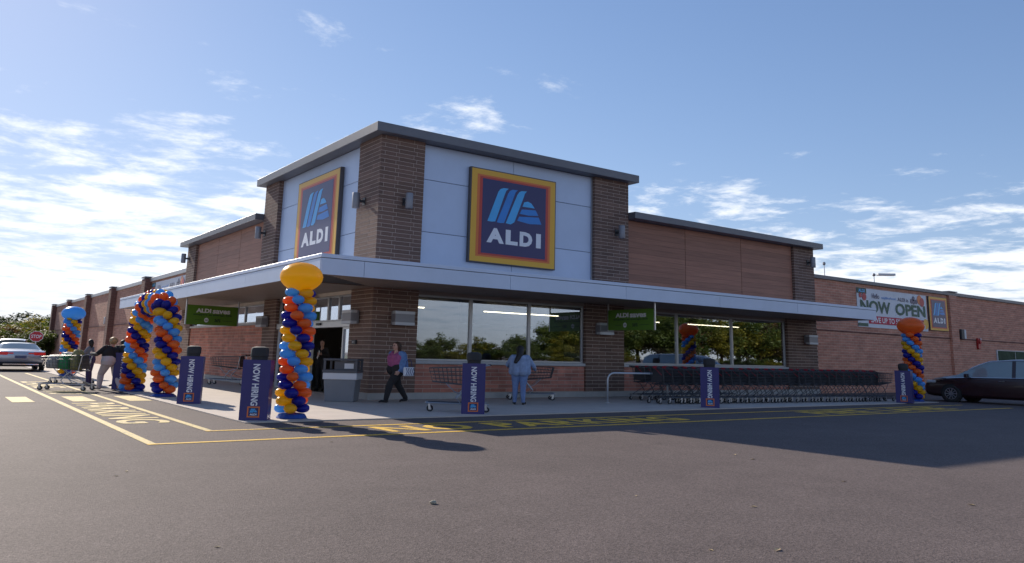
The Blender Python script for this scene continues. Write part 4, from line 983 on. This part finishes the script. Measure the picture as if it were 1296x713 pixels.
o = g.build('pebble', 'stone', None, smooth='all'); o.location = (p.x, p.y, 0); tag(o, 'small pale pebble lying alone on the asphalt', 'pebble')

lm = MB(); lv = [lm.bm.verts.new(q) for q in ((-.035, 0, .004), (0, .018, .012), (.04, 0, .006), (0, -.018, .010), (0, 0, .004))]
for k in range(4): lm.bm.faces.new((lv[k], lv[(k+1) % 4], lv[4]))
leaf_me = lm.mesh('dry_leaf', 'dry_leaf')
for k, (u, v_) in enumerate(((147, 603), (160, 597), (953, 582), (805, 628), (954, 642), (984, 697), (900, 697), (1068, 610), (930, 576), (275, 693), (420, 560), (1230, 640))):
    p = pix(u, v_); o = link('dry_leaf', leaf_me, None, (p.x, p.y, 0.0), k*1.3); s_ = 0.8+0.25*(k % 3); o.scale = (s_, s_, s_)
    tag(o, 'small pale scrap of dry leaf on the open asphalt', 'leaf', 'dry leaf scraps on the asphalt')
# ------------------------------------------------------------------ people
def remesh(prims, voxel, name, mats, smooth_it=6):
    """grow one continuous surface round tapered capsules (a, ra, b, rb, material index)"""
    g = MB()
    for a, ra, b, rb, mi in prims:
        a = Vector(a); b = Vector(b); d = b-a; Ln = d.length
        if Ln < 1e-5: g.ball(a, ra, n=14, m=9); continue
        t = d/Ln; ref = Vector((0, 0, 1)) if abs(t.z) < 0.9 else Vector((1, 0, 0)); nx = t.cross(ref).normalized(); ny = t.cross(nx)
        prof = [(-ra*math.cos(q), ra*math.sin(q)) for q in (R(18), R(50), R(90))] + [(Ln+rb*math.sin(q), rb*math.cos(q)) for q in (0, R(40), R(72))]
        rings = [[g.bm.verts.new(a+t*x+(nx*math.cos(2*math.pi*k/14)+ny*math.sin(2*math.pi*k/14))*r) for k in range(14)] for x, r in prof]
        for A, B in zip(rings, rings[1:]):
            for k in range(14): g.bm.faces.new((A[k], A[(k+1) % 14], B[(k+1) % 14], B[k]))
        g.bm.faces.new(list(reversed(rings[0]))); g.bm.faces.new(rings[-1])
    me = g.mesh('tmp', 'skin')
    o = bpy.data.objects.new('tmp', me); COL.objects.link(o)
    md = o.modifiers.new('r', 'REMESH'); md.mode = 'VOXEL'; md.voxel_size = voxel
    ms = o.modifiers.new('s', 'SMOOTH'); ms.factor = 0.5; ms.iterations = smooth_it
    bpy.context.view_layer.update()
    out = bpy.data.meshes.new_from_object(o.evaluated_get(bpy.context.evaluated_depsgraph_get()))
    bpy.data.objects.remove(o); bpy.data.meshes.remove(me)
    out.name = name; out.materials.clear()
    for m in mats: out.materials.append(MAT[m])
    n = len(out.polygons); cen = np.empty(n*3); out.polygons.foreach_get('center', cen); cen = cen.reshape(n, 3)
    best = np.full(n, 1e9); bi = np.zeros(n, int)
    for a, ra, b, rb, mi in prims:
        a = np.array(a); d = np.array(b)-a; l2 = d@d; rel = cen-a
        q = np.zeros(n) if l2 < 1e-9 else np.clip(rel@d/l2, 0, 1)
        ds = np.linalg.norm(rel-q[:, None]*d, axis=1)-(ra+(rb-ra)*q); k = ds < best; best[k] = ds[k]; bi[k] = mi
    out.polygons.foreach_set('material_index', bi.astype(np.int32)); out.polygons.foreach_set('use_smooth', np.ones(n, bool))
    return out
SK, TOP, PAN, SHO, SLV, HND = range(6)
def hand(w_, dirv, lat, curl):
    """palm, four unequal bent fingers and a thumb from the side of the palm"""
    w_ = Vector(w_); d = Vector(dirv).normalized(); l = (Vector(lat) - d*Vector(lat).dot(d)).normalized(); n = d.cross(l)
    out = [(w_, 0.026, w_+d*0.03, 0.028, HND), (w_+d*0.03+l*0.018, 0.018, w_+d*0.085+l*0.026, 0.017, HND), (w_+d*0.03-l*0.018, 0.018, w_+d*0.08-l*0.026, 0.016, HND)]
    for k, ln in enumerate((0.062, 0.072, 0.068, 0.052)):
        o = w_ + d*0.085 + l*(0.031-0.0205*k); m1 = o + (d*math.cos(curl)+n*math.sin(curl))*ln*0.55; m2 = m1 + (d*math.cos(curl*2)+n*math.sin(curl*2))*ln*0.5
        out += [(o, 0.0105, m1, 0.0098, HND), (m1, 0.0098, m2, 0.0085, HND)]
    o = w_ + d*0.025 + l*0.028; m1 = o + (d*0.6+l*0.7).normalized()*0.04; m2 = m1 + (d*0.9+l*0.2+n*0.3).normalized()*0.032
    return out + [(o, 0.014, m1, 0.0115, HND), (m1, 0.0115, m2, 0.009, HND)]
def person(label, loc, ang, mats, hair_mat, legs, arms, lean=0.0, wide=1.0, height=1.66, jacket=None, hair='bob', face=True, sx=1.0, curl=0.7, headturn=0.0):
    s = height/1.66
    t = thing('person', label, 'person', (loc[0], loc[1], loc[2]), ang, 'people outside the shop'); t.scale = (sx, sx, 1)
    H = Vector((lean*0.0, 0, 0.90)); CH_ = Vector((lean*0.35, 0, 1.24)); NK = Vector((lean*0.5, 0, 1.39)); HD = Vector((lean*0.62, 0, 1.545))
    W = wide; WL_ = 1+(wide-1)*0.55; P = []
    for y in (-1, 1):
        P += [(H+Vector((0, y*0.075*W, 0.0)), 0.125*W, H+Vector((lean*.1, y*0.06*W, 0.16)), 0.115*W, PAN if not jacket else PAN),
              (H+Vector((lean*.12, y*0.055*W, 0.14)), 0.118*W, CH_+Vector((0, y*0.075*W, -0.02)), 0.115*W, TOP),
              (CH_+Vector((0, y*0.07*W, 0.02)), 0.11*W, CH_+Vector((0, y*0.13, 0.11)), 0.068, TOP)]
        P += [(CH_+Vector((0.05*W, y*0.07*W, 0.0)), 0.075*W, CH_+Vector((0.055*W, y*0.07*W, -0.03)), 0.072*W, TOP)]
    P += [(NK-Vector((0, 0, 0.05)), 0.055, NK+Vector((lean*.06, 0, 0.08)), 0.050, SK)]
    fwd = Vector((math.cos(headturn), math.sin(headturn), 0)); sd = Vector((-math.sin(headturn), math.cos(headturn), 0))
    P += [(HD-Vector((0, 0, 0.035))+fwd*0.012, 0.072, HD+Vector((0, 0, 0.035))-fwd*0.005, 0.088, SK), (HD+Vector((0, 0, -0.085))+fwd*0.045, 0.032, HD+Vector((0, 0, -0.06))+fwd*0.03, 0.05, SK),
          (HD+fwd*0.085+Vector((0, 0, 0.012)), 0.010, HD+fwd*0.105+Vector((0, 0, -0.022)), 0.014, SK)]
    for y in (-1, 1): P.append((HD+sd*y*0.083+Vector((0, 0, 0.01)), 0.016, HD+sd*y*0.083+Vector((0, 0, -0.022)), 0.012, SK))
    for y, (kn, an, toe) in zip((1, -1), legs):
        hp = H+Vector((0, y*0.085*W, -0.02)); kn, an, toe = Vector(kn), Vector(an), Vector(toe)
        P += [(hp, 0.108*WL_, kn, 0.068*WL_, PAN), (kn, 0.066*WL_, kn.lerp(an, 0.35), 0.064*WL_, PAN), (kn.lerp(an, 0.35), 0.064*WL_, an, 0.046*WL_, PAN)]
        P += [(an-Vector((0, 0, 0.02)), 0.045, an-Vector((0, 0, 0.045)), 0.040, SHO), (an+Vector((-0.03, 0, -0.05))*1.0, 0.036, toe-(toe-an)*0.3-Vector((0, 0, 0.0)), 0.036, SHO), (toe-(toe-an)*0.35, 0.036, toe, 0.026, SHO)]
    for y, (el, wr) in zip((1, -1), arms):
        sh = CH_+Vector((0, y*0.175*(0.6+0.4*W), 0.10)); el, wr = Vector(el), Vector(wr)
        P += [(sh, 0.066*WL_, el, 0.050*WL_, SLV), (el, 0.050*WL_, wr, 0.034*WL_, SLV)]
        P += hand(wr+(wr-el).normalized()*0.02, wr-el, (0.5, -y*0.2, 0.8), curl)
    if jacket:       # open jacket: panels at the sides and back, hanging below the waist
        for y in (-1, 1):
            P += [(CH_+Vector((-0.03, y*0.135*W, 0.06)), 0.070*W, H+Vector((-0.02, y*0.150*W, 0.02)), 0.085*W, SLV), (CH_+Vector((-0.075*W, y*0.06, 0.06)), 0.085*W, H+Vector((-0.07*W, y*0.07*W, 0.02)), 0.098*W, SLV)]
    body = remesh([(Vector(a)*s, ra*s, Vector(b)*s, rb*s, m) for a, ra, b, rb, m in P], 0.0085, 'body', mats)
    o = link('body', body, t); o.scale = (1, 1, 1)
    HP = [(HD+Vector((0, 0, 0.045))-fwd*0.022, 0.094, HD+Vector((0, 0, 0.02))-fwd*0.035, 0.092, 0)]
    for y in (-1, 1): HP.append((HD+sd*y*0.055+Vector((0, 0, 0.05))-fwd*0.01, 0.055, HD+sd*y*0.062-fwd*0.03+Vector((0, 0, -0.04)), 0.045, 0))
    if hair == 'bob': HP += [(HD-fwd*0.05, 0.085, HD-fwd*0.055+Vector((0, 0, -0.12)), 0.07, 0)]
    if hair == 'long': HP += [(HD-fwd*0.05, 0.092, HD-fwd*0.13+Vector((0, 0, -0.14)), 0.085, 0), (HD-fwd*0.13+Vector((0, 0, -0.14)), 0.088, HD-fwd*0.24+sd*0.10+Vector((0, 0, -0.34)), 0.05, 0)]
    if hair == 'curly':
        for k in range(16):
            q = k*2.4; rr = 0.06+0.02*math.sin(k*3.1); HP.append((HD+sd*rr*math.cos(q)-fwd*(0.03+rr*0.4*math.sin(q))+Vector((0, 0, 0.02+rr*math.sin(q))), 0.052, HD+sd*rr*1.1*math.cos(q)-fwd*0.05+Vector((0, 0, 0.01+rr*math.sin(q))), 0.05, 0))
    hme = remesh([(Vector(a)*s, ra*s, Vector(b)*s, rb*s, m) for a, ra, b, rb, m in HP], 0.010, 'hair', [hair_mat], 4)
    h = link('hair', hme, t)
    if face:
        for y in (-1, 1):
            g = MB(); g.ball((HD+fwd*0.086+sd*y*0.032+Vector((0, 0, 0.016)))*s, 0.011*s, n=8, m=6); g.build('eye', 'eye', t, smooth='all')
        g = MB(); g.obox((HD+fwd*0.090+Vector((0, 0, -0.052)))*s, sd*0.022*s, fwd*0.006*s, Vector((0, 0, 0.006))*s); g.build('mouth', 'lip', t)
    return t
def stand(dx=0.0): return [((0.02+dx, 0.10, 0.49), (-0.02+dx, 0.11, 0.09), (0.14+dx, 0.13, 0.035)), ((0.02-dx, -0.10, 0.49), (-0.02-dx, -0.11, 0.09), (0.14-dx, -0.13, 0.035))]
def stride(f, b): return [((f*0.62, 0.09, 0.49), (f*0.75, 0.08, 0.10), (f*0.75+0.17, 0.09, 0.045)), ((-b*0.30, -0.09, 0.48), (-b*1.0, -0.08, 0.12), (-b*1.0+0.14, -0.09, 0.035))]
P_ = pix(500, 511)
w1 = person('woman in plum top, denim jacket and black trousers walking past the corner pier', (P_.x, P_.y, Z0), R(186), ['skin', 'plum', 'black_cloth', 'black_cloth', 'denim', 'skin'], 'hair_brown',
    [((0.24, 0.10, 0.50), (0.32, 0.09, 0.10), (0.50, 0.10, 0.045)), ((-0.12, -0.09, 0.48), (-0.34, -0.08, 0.12), (-0.20, -0.09, 0.035))], [((-0.06, 0.27, 1.08), (0.08, 0.24, 0.88)), ((-0.05, -0.29, 1.08), (0.06, -0.24, 0.90))], 0.06, 1.42, 1.66, jacket=True, hair='bob', sx=1.2)
g = MB(); bm = g.bm
g.box(-0.17, 0.17, -0.05, 0.05, 0.0, 0.24); hb = g.build('handbag', 'banner_white', None, bevel=0.02); tag(hb, 'white handbag with dark chevrons held by the woman in plum', 'handbag')
ang = R(186); off = Matrix.Rotation(ang, 3, 'Z') @ Vector((-0.10, 0.44, 0)); hb.location = (P_.x+off.x, P_.y+off.y, Z0+0.74); hb.rotation_euler = (0, 0, ang+R(8))
for k in range(5):
    for f in (-1, 1):
        g = MB(); x = -0.14+0.065*k
        for s in (-1, 1): g.obox((x+0.012*s, f*0.0525, 0.12+0.045*s), (0.012, 0, 0), (0, 0.0015, 0), (0.014*s*s, 0, 0.05)) if False else g.obox((x, f*0.0525, 0.12+0.05*s), Vector((0.011, 0, 0)), (0, 0.0015, 0), Vector((0.022*s, 0, 0.05)))
        g.build('chevron', 'sign_navy', hb)
g = MB(); g.tube([(-0.12, 0, 0.24), (-0.09, 0, 0.40), (0.0, 0, 0.46), (0.09, 0, 0.40), (0.12, 0, 0.24)], 0.009, 6); g.build('strap', 'sign_navy', hb)
P_ = pix(657, 513.5)
person('woman in pale denim jacket and jeans with long dark hair, seen from behind', (P_.x, P_.y, Z0), R(50), ['skin_brown', 'denim_pale', 'jeans', 'black_cloth', 'denim_pale', 'skin_brown'], 'hair_dark',
    [((0.03, 0.11, 0.49), (0.04, 0.12, 0.09), (0.20, 0.16, 0.035)), ((0.0, -0.09, 0.49), (-0.03, -0.10, 0.09), (0.12, -0.15, 0.035))], [((0.10, 0.33, 1.12), (0.36, 0.30, 1.05)), ((0.06, -0.36, 1.08), (0.33, -0.38, 0.98))], 0.05, 1.25, 1.64, jacket=True, hair='long', face=False, sx=1.12)
P_ = pix(137, 494)
person('woman with curly blonde hair, black top and beige trousers pushing a loaded trolley', (P_.x, P_.y, 0), R(122), ['skin', 'black_cloth', 'beige_cloth', 'shoe_pale', 'black_cloth', 'skin'], 'hair_blond',
    [((0.22, 0.10, 0.50), (0.24, 0.10, 0.10), (0.42, 0.11, 0.045)), ((-0.08, -0.10, 0.48), (-0.30, -0.10, 0.12), (-0.14, -0.11, 0.04))], [((0.20, 0.32, 1.12), (0.46, 0.24, 1.14)), ((0.20, -0.32, 1.10), (0.46, -0.22, 1.12))], 0.06, 1.5, 1.66, hair='curly', face=False, sx=1.2)
P_ = pix(151, 490)
person('dark haired person in purple clothes beyond the blonde woman', (P_.x, P_.y, 0), R(150), ['skin_brown', 'purple_cloth', 'purple_cloth', 'black_cloth', 'purple_cloth', 'skin_brown'], 'hair_dark',
    stride(0.2, 0.15), [((0.10, 0.30, 1.10), (0.30, 0.22, 1.05)), ((0.08, -0.30, 1.08), (0.28, -0.24, 1.0))], 0.1, 1.2, 1.60, hair='bob', face=False)
P_ = pix(111, 487)
person('person in a grey top bending over the far trolley', (P_.x, P_.y, 0), R(150), ['skin', 'grey_cloth', 'purple_cloth', 'black_cloth', 'grey_cloth', 'skin'], 'hair_dark',
    stand(), [((0.18, 0.30, 1.10), (0.42, 0.22, 1.05)), ((0.18, -0.30, 1.10), (0.42, -0.22, 1.05))], 0.15, 1.15, 1.60, hair='bob', face=False)
person('man in a dark suit holding papers in the entrance', (0.62, 5.0, 0.03), R(225), ['skin', 'suit', 'suit', 'black_cloth', 'suit', 'skin'], 'hair_dark',
    stand(0.03), [((0.04, 0.27, 1.10), (0.24, 0.10, 1.18)), ((0.04, -0.27, 1.10), (0.24, -0.06, 1.14))], 0.02, 1.12, 1.74, hair='short')
g = MB(); g.obox((0, 0, 0), (0.02, 0.09, 0.03), (0.0, 0.0, 0.002), (0.03, -0.02, 0.13)); pp = g.build('paper_sheet', 'paper', None); tag(pp, 'pale paper held by the man in the entrance', 'paper'); pp.location = (0.38, 4.76, 1.27)

# ------------------------------------------------------------------ cars
def car(name, label, loc, rz, st, wheels, paint, glass='car_glass', pillars=(), sy=1.0, group='parked cars', wr=0.33, rear=True, plate=True):
    """body lofted through stations (x, z_low, z_belt, z_roof, half width, roof half width); +x is the front"""
    t = thing(name, label, 'car', loc, rz, group); bm = bmesh.new(); ring = []; cab = []
    for x, zl, zb, zr, w_, wr_ in st:
        c = zr-zb > 0.25; cab.append(c); e = min(0.07, 0.5*(zr-zb)); w_ *= sy; wr_ *= sy
        hp = [(0, zl), (w_*.86, zl), (w_*.975, zl+0.10), (w_, (zl+zb)*0.52), (w_*0.985, zb-0.08), (w_*.955, zb), (wr_+0.015, zr-e), (wr_*.88, zr-e*0.25), (wr_*.5, zr+0.004), (0, zr+0.012)]
        ring.append([bm.verts.new((x, y, z)) for y, z in hp] + [bm.verts.new((x, -y, z)) for y, z in reversed(hp[1:-1])])
    n = len(ring[0]); gl = {5, 12}          # the strips between belt and roof edge
    top = {6, 7, 8, 9, 10, 11}
    for i in range(len(ring)-1):
        A, B = ring[i], ring[i+1]; xm = (st[i][0]+st[i+1][0])/2
        for k in range(n):
            f = bm.faces.new((A[k], A[(k+1) % n], B[(k+1) % n], B[k])); f.smooth = True
            if cab[i] and cab[i+1] and k in gl and not any(a <= xm <= b for a, b in pillars): f.material_index = 1
            if cab[i] != cab[i+1] and (k in gl or k in top): f.material_index = 1
    bm.faces.new(ring[0]); bm.faces.new(list(reversed(ring[-1]))); bmesh.ops.recalc_face_normals(bm, faces=bm.faces[:])
    gb = bm.copy(); bmesh.ops.delete(bm, geom=[f for f in bm.faces if f.material_index == 1], context='FACES'); bmesh.ops.delete(gb, geom=[f for f in gb.faces if f.material_index == 0], context='FACES')
    for nm, b_, m_ in (('body', bm, paint), ('windows', gb, glass)):
        me = bpy.data.meshes.new(nm); b_.to_mesh(me); b_.free(); me.materials.clear(); me.materials.append(MAT[m_])
        me.polygons.foreach_set('material_index', [0]*len(me.polygons)); me.set_sharp_from_angle(angle=R(32)); link(nm, me, t)
    hw = max(s[4] for s in st)*sy
    for x in wheels:
        for s in (-1, 1):
            g = MB(); g.lathe([(wr+0.055, -0.10), (wr+0.055, 0.006)] if s > 0 else [(wr+0.055, -0.006), (wr+0.055, 0.10)], 26, (0, 0, 0), 'y'); ar = g.build('wheel_arch', 'black_trim', t); ar.location = (x, s*hw*0.985, wr+0.01)
            g = MB(); g.lathe([(wr*0.66, -0.10), (wr*0.94, -0.11), (wr, -0.08), (wr, 0.08), (wr*0.94, 0.11), (wr*0.66, 0.10)], 28, (0, 0, 0), 'y'); wl = g.build('wheel', 'rubber', t, smooth=True); wl.location = (x, s*(hw-0.085), wr)
            g = MB(); yy = s*0.112
            g.lathe([(wr*0.65, -0.004), (wr*0.65, 0.004)], 24, (0, yy*0.93, 0), 'y', 1)
            g.lathe([(wr*0.16, -0.012), (wr*0.16, 0.012)], 14, (0, yy, 0), 'y')
            for k in range(10):
                a = 2*math.pi*k/10; dv = Vector((math.cos(a), 0, math.sin(a))); g.obox(dv*wr*0.40+Vector((0, yy, 0)), dv*wr*0.25, (0, 0.008, 0), Vector((-dv.z, 0, dv.x))*wr*0.045)
            for k in range(24):
                a, b = 2*math.pi*k/24, 2*math.pi*(k+1)/24; am = (a+b)/2; dv = Vector((math.cos(am), 0, math.sin(am))); g.obox(dv*wr*0.64+Vector((0, yy, 0)), dv*wr*0.028, (0, 0.008, 0), Vector((-dv.z, 0, dv.x))*wr*0.088)
            g.build('rim', ['steel', 'black_trim'], wl)
    return t, hw
sedan = [(-2.40,.48,.78,.80,.70,.62),(-2.36,.36,.98,1.01,.84,.76),(-2.15,.28,1.03,1.06,.895,.80),(-1.75,.24,1.03,1.09,.915,.80),(-1.45,.22,1.02,1.13,.92,.78),(-.75,.2,1.0,1.42,.925,.62),(-.25,.2,.98,1.46,.925,.63),(-.15,.2,.98,1.46,.925,.63),(.45,.2,.96,1.42,.92,.60),(1.15,.2,.96,1.03,.915,.78),(1.8,.22,.86,.92,.89,.72),(2.2,.28,.72,.78,.83,.64),(2.38,.4,.55,.6,.68,.5)]
t, hw = car('parked_car', 'silver sedan seen from behind at the far left', (-6.55, 29.6, 0), R(90), sedan, (-1.45, 1.45), 'car_silver', 'car_glass_pale', ((-.26, -.14),), 1.28)
for s in (-1, 1):
    g = MB(); g.obox((-2.36, s*0.84, 0.90), (0.05, -s*0.02, 0), (s*0.02, 0.26, 0), (0, 0, 0.075)); g.build('tail_light', 'tail_red', t, bevel=0.02)
    g = MB(); g.obox((-2.395, s*0.50, 0.915), (0.02, 0, 0), (0, 0.16, 0), (0, 0, 0.03)); g.build('reflector', 'tail_red', t)
g = MB(); g.box(-2.425, -2.402, -0.26, 0.26, 0.66, 0.80); g.build('number_plate', 'plate', t)
g = MB(); g.box(-2.44, -2.30, -1.02, 1.02, 0.28, 0.46); g.build('bumper', 'black_trim', t, bevel=0.03)
g = MB(); g.box(-2.455, -2.43, -0.85, 0.75, 0.33, 0.38); g.build('bumper_trim', 'chrome', t)
van = [(-2.95,.5,.95,1.0,.80,.7),(-2.90,.35,1.05,1.62,.90,.66),(-2.5,.26,1.05,1.74,.945,.70),(-1.75,.22,1.04,1.76,.95,.70),(-1.65,.22,1.04,1.76,.95,.70),(-.45,.2,1.02,1.76,.95,.70),(-.32,.2,1.02,1.76,.95,.70),(.55,.2,1.0,1.68,.95,.68),(.95,.2,1.0,1.52,.95,.70),(1.25,.2,.99,1.36,.95,.74),(1.75,.2,.985,1.10,.945,.78),(2.15,.2,.95,1.04,.935,.76),(2.6,.22,.86,.95,.90,.68),(2.85,.27,.72,.80,.84,.58),(2.97,.36,.55,.62,.72,.48)]
p = pix(1205, 509)
t, hw = car('parked_van', 'dark red minivan parked beside the orange topped balloon column', (p.x+0.93, p.y-1.85*1.02, 0), R(91), van, (-1.75, 1.85), 'car_maroon', 'car_glass_pale', ((-1.76, -1.64), (-.46, -.31)), 1.0, None, 0.34)
t['category'] = 'van'; t.scale = (1.02, 1, 0.96)
for s in (-1, 1):
    g = MB(); g.tube([(2.0, s*0.925, 0.955), (1.2, s*0.935, 1.01), (-0.4, s*0.937, 1.035), (-2.4, s*0.925, 1.06)], 0.012, 6); g.build('belt_trim', 'chrome', t)
    g = MB(); g.tube([(1.15, s*0.775, 1.37), (0.75, s*0.745, 1.56), (0.4, s*0.725, 1.68), (-0.4, s*0.735, 1.725), (-2.4, s*0.725, 1.71)], 0.013, 6); g.build('roof_trim', 'chrome', t)
    for x in (0.0, -1.25):
        g = MB(); g.obox((x, s*0.965, 0.90), (0.11, 0, 0), (0, 0.014, 0), (0, 0, 0.014)); g.build('door_handle', 'chrome', t)
    g = MB(); g.obox((2.62, s*0.80, 0.80), (0.20, -s*0.05, 0), (s*0.0, 0.09, 0), (-0.02, 0, 0.055)); g.build('headlight', 'lamp_pale', t, bevel=0.02)
    g = MB(); g.obox((1.2, s*1.05, 1.08), (0.06, 0, 0), (0, 0.10, 0), (0, 0, 0.075)); g.build('mirror', 'car_maroon', t, bevel=0.02)
    g = MB(); g.obox((2.30, s*0.93, 0.88), (0.16, 0, -0.01), (0, 0.012, 0), (0, 0, 0.016)); g.build('side_marker', 'chrome', t)
suv = [(-2.3,.5,1.0,1.05,.78,.7),(-2.25,.35,1.12,1.68,.9,.68),(-1.8,.28,1.12,1.76,.93,.70),(-.4,.26,1.1,1.78,.93,.7),(-.28,.26,1.1,1.78,.93,.7),(.5,.26,1.08,1.70,.93,.68),(1.15,.26,1.06,1.14,.92,.8),(1.8,.28,1.0,1.06,.9,.76),(2.2,.34,.86,.92,.84,.68),(2.32,.45,.7,.75,.7,.5)]
def lights(t, hw, xr, z):
    for s in (-1, 1):
        g = MB(); g.box(-xr-0.02, -xr+0.03, s*hw*.80-.10, s*hw*.80+.10, z-.08, z+.10); g.build('tail_light', 'tail_red', t)
t, hw = car('parked_car', 'black sports utility car parked beyond the silver sedan', (-8.0, 50, 0), R(100), suv, (-1.4, 1.4), 'car_black', 'car_glass', ((-.42, -.27),), 1.15); lights(t, hw, 2.3, 1.0)
t, hw = car('parked_car', 'pale sports utility car parked behind the stop sign', (-5.2, 50, 0), R(82), suv, (-1.4, 1.4), 'car_white', 'car_glass', ((-.42, -.27),), 1.15); lights(t, hw, 2.3, 1.0)
t, hw = car('parked_car', 'dark hatchback parked at the left edge of the lot', (-12.2, 62, 0), R(60), sedan, (-1.45, 1.45), 'car_black', 'car_glass', ((-.26, -.14),), 1.15); lights(t, hw, 2.38, .9)

# ------------------------------------------------------------------ stop sign
sp = at_depth(46, 426, 44.5)
t = thing('stop_sign', 'red octagonal stop sign on a post behind the silver sedan', 'sign', (sp.x, sp.y, 0), math.atan2(CY-sp.y, CX-sp.x)+math.pi/2)
g = MB(); g.box(-.03, .03, 0.0, .05, 0, sp.z+0.25); g.build('post', 'galvanised', t)
oct_ = lambda r: [(r*1.18*math.cos(R(22.5+45*k)), r*math.sin(R(22.5+45*k))) for k in range(8)]
for nm, m_, r_, l in (('border', 'sign_white', 0.31, 0), ('plate', 'stop_red', 0.285, 1)):
    g = MB(); g.prism(oct_(r_), lambda u, v, h: Vector((u, -0.002-l*0.004-h, sp.z+v)), 0.004); pl = g.build(nm, m_, t)
text_fit('lettering', 'STOP', 'sign_white', t, (0, -0.011, sp.z), (1, 0, 0), (0, 0, 1), 0.50, 0.19, 0.02, 0.003)

# ------------------------------------------------------------------ trees
def tree_proto(seed, leafm, H=7.0, spread=2.6, n=5200, leaf=0.16):
    rd = random.Random(seed)
    g = MB(); tips = []
    trunk_top = H*0.42
    g.tube([(0, 0, 0), (0.05, 0.02, trunk_top*.5), (0.0, 0.08, trunk_top), (0.1, 0, H*0.8)], [0.20, 0.15, 0.12, 0.03], 9)
    for k in range(13):
        a = k*2.4+rd.uniform(-.3, .3); z0 = H*rd.uniform(0.22, 0.62); ln = spread*rd.uniform(.6, 1.05); up = rd.uniform(.35, .9)
        p1 = Vector((math.cos(a)*ln*.5, math.sin(a)*ln*.5, z0+ln*up*.5)); p2 = Vector((math.cos(a+.2)*ln, math.sin(a+.2)*ln, z0+ln*up*.85))
        g.tube([(0, 0, z0), p1, p2], [0.07, 0.045, 0.015], 6); tips += [p1, p2, (p1+p2)/2]
    tips += [Vector((rd.uniform(-.5, .5), rd.uniform(-.5, .5), H*q)) for q in (.7, .8, .88, .92)]
    tm = g.mesh('trunk', 'bark', True)
    vs = []; fs = []
    blobs = [(c, rd.uniform(.45, .95)*spread*.42) for c in tips for _ in range(2)]
    blobs = [(c+Vector((rd.gauss(0, .25), rd.gauss(0, .25), rd.gauss(0, .2)))*spread*.35, r) for c, r in blobs]
    for i in range(n):
        c, r = blobs[rd.randrange(len(blobs))]
        d = Vector((rd.gauss(0, 1), rd.gauss(0, 1), rd.gauss(0, .8))).normalized()*r*(rd.random()**0.45)
        p = c+d; a1 = Vector((rd.gauss(0, 1), rd.gauss(0, 1), rd.gauss(0, .7))).normalized(); a2 = a1.cross(Vector((rd.gauss(0, 1), rd.gauss(0, 1), rd.gauss(0, 1)))).normalized()
        L_ = leaf*rd.uniform(.6, 1.3); b0 = len(vs)
        vs += [p-a1*L_, p+a2*L_*.5, p+a1*L_, p-a2*L_*.5]; fs.append((b0, b0+1, b0+2, b0+3))
    me = bpy.data.meshes.new('crown'); me.from_pydata(vs, [], fs); me.materials.append(MAT[leafm])
    return tm, me
PT = [tree_proto(1, 'leaf_yellow'), tree_proto(2, 'leaf_green'), tree_proto(3, 'leaf_dark', 7.5, 3.0), tree_proto(4, 'leaf_russet', 6.5, 2.8), tree_proto(5, 'leaf_green', 7.0, 3.3, 6000)]
def tree(loc, k, s, rz, label, group, wide=1.0):
    t = thing('shrub' if 'shrub' in label else 'tree', label, 'shrub' if 'shrub' in label else 'tree', (loc[0], loc[1], 0), rz, group); t.scale = (s*wide, s*wide, s)
    link('trunk', PT[k][0], t); link('crown', PT[k][1], t)
G1 = 'trees beyond the parked cars'
for u, dp, k, s, wd, lb in ((44, 92, 0, 1.10, 1.45, 'yellow green tree beyond the stop sign'), (52, 104, 1, 1.28, 1.4, 'green tree against the far end of the left wall'), (25, 96, 4, 1.0, 1.6, 'broad green tree beyond the black car'), (8, 90, 3, 0.92, 1.6, 'russet tree at the left edge of the picture'),
                        (30, 122, 2, 1.50, 1.5, 'dark tall tree rising behind the yellow green one'), (2, 118, 2, 1.30, 1.5, 'dark tree crown at the far left edge'), (-25, 100, 1, 1.2, 1.5, 'green tree just off the left edge'), (16, 108, 1, 1.05, 1.7, 'green tree between the russet and the broad one'), (37, 84, 4, 0.72, 1.7, 'low bushy tree just behind the pale car'), (60, 84, 4, 0.7, 1.7, 'low bushy tree touching the left wall end')):
    q = at_depth(u, 440, dp); tree((q.x, q.y), k, s*0.56, u*0.7, lb, G1, wd*1.5)
# across the lot, seen mirrored in the shop windows
G2 = 'trees across the lot mirrored in the windows'
rd = random.Random(11)
for i in range(42):
    x = 30 + i*2.55 + rd.uniform(-1.2, 1.2); far = max(0.0, min(1.0, (x-58)/26))
    y = -70 + rd.uniform(-6, 6)
    tree((x, y), (0, 1, 4, 3, 1, 0, 4)[i % 7], (0.52+0.85*far)*rd.uniform(0.8, 1.2), rd.uniform(0, 6), 'leafy tree across the lot, seen only mirrored in the shop windows', G2, 1.35)
for i in range(26):
    x = 34 + i*3.9 + rd.uniform(-1.5, 1.5); tree((x, -62 + rd.uniform(-3, 3)), (1, 4, 0, 2)[i % 4], rd.uniform(0.24, 0.34), rd.uniform(0, 6), 'low shrub across the lot, seen only mirrored in the shop windows', 'shrubs across the lot mirrored in the windows', 2.6)
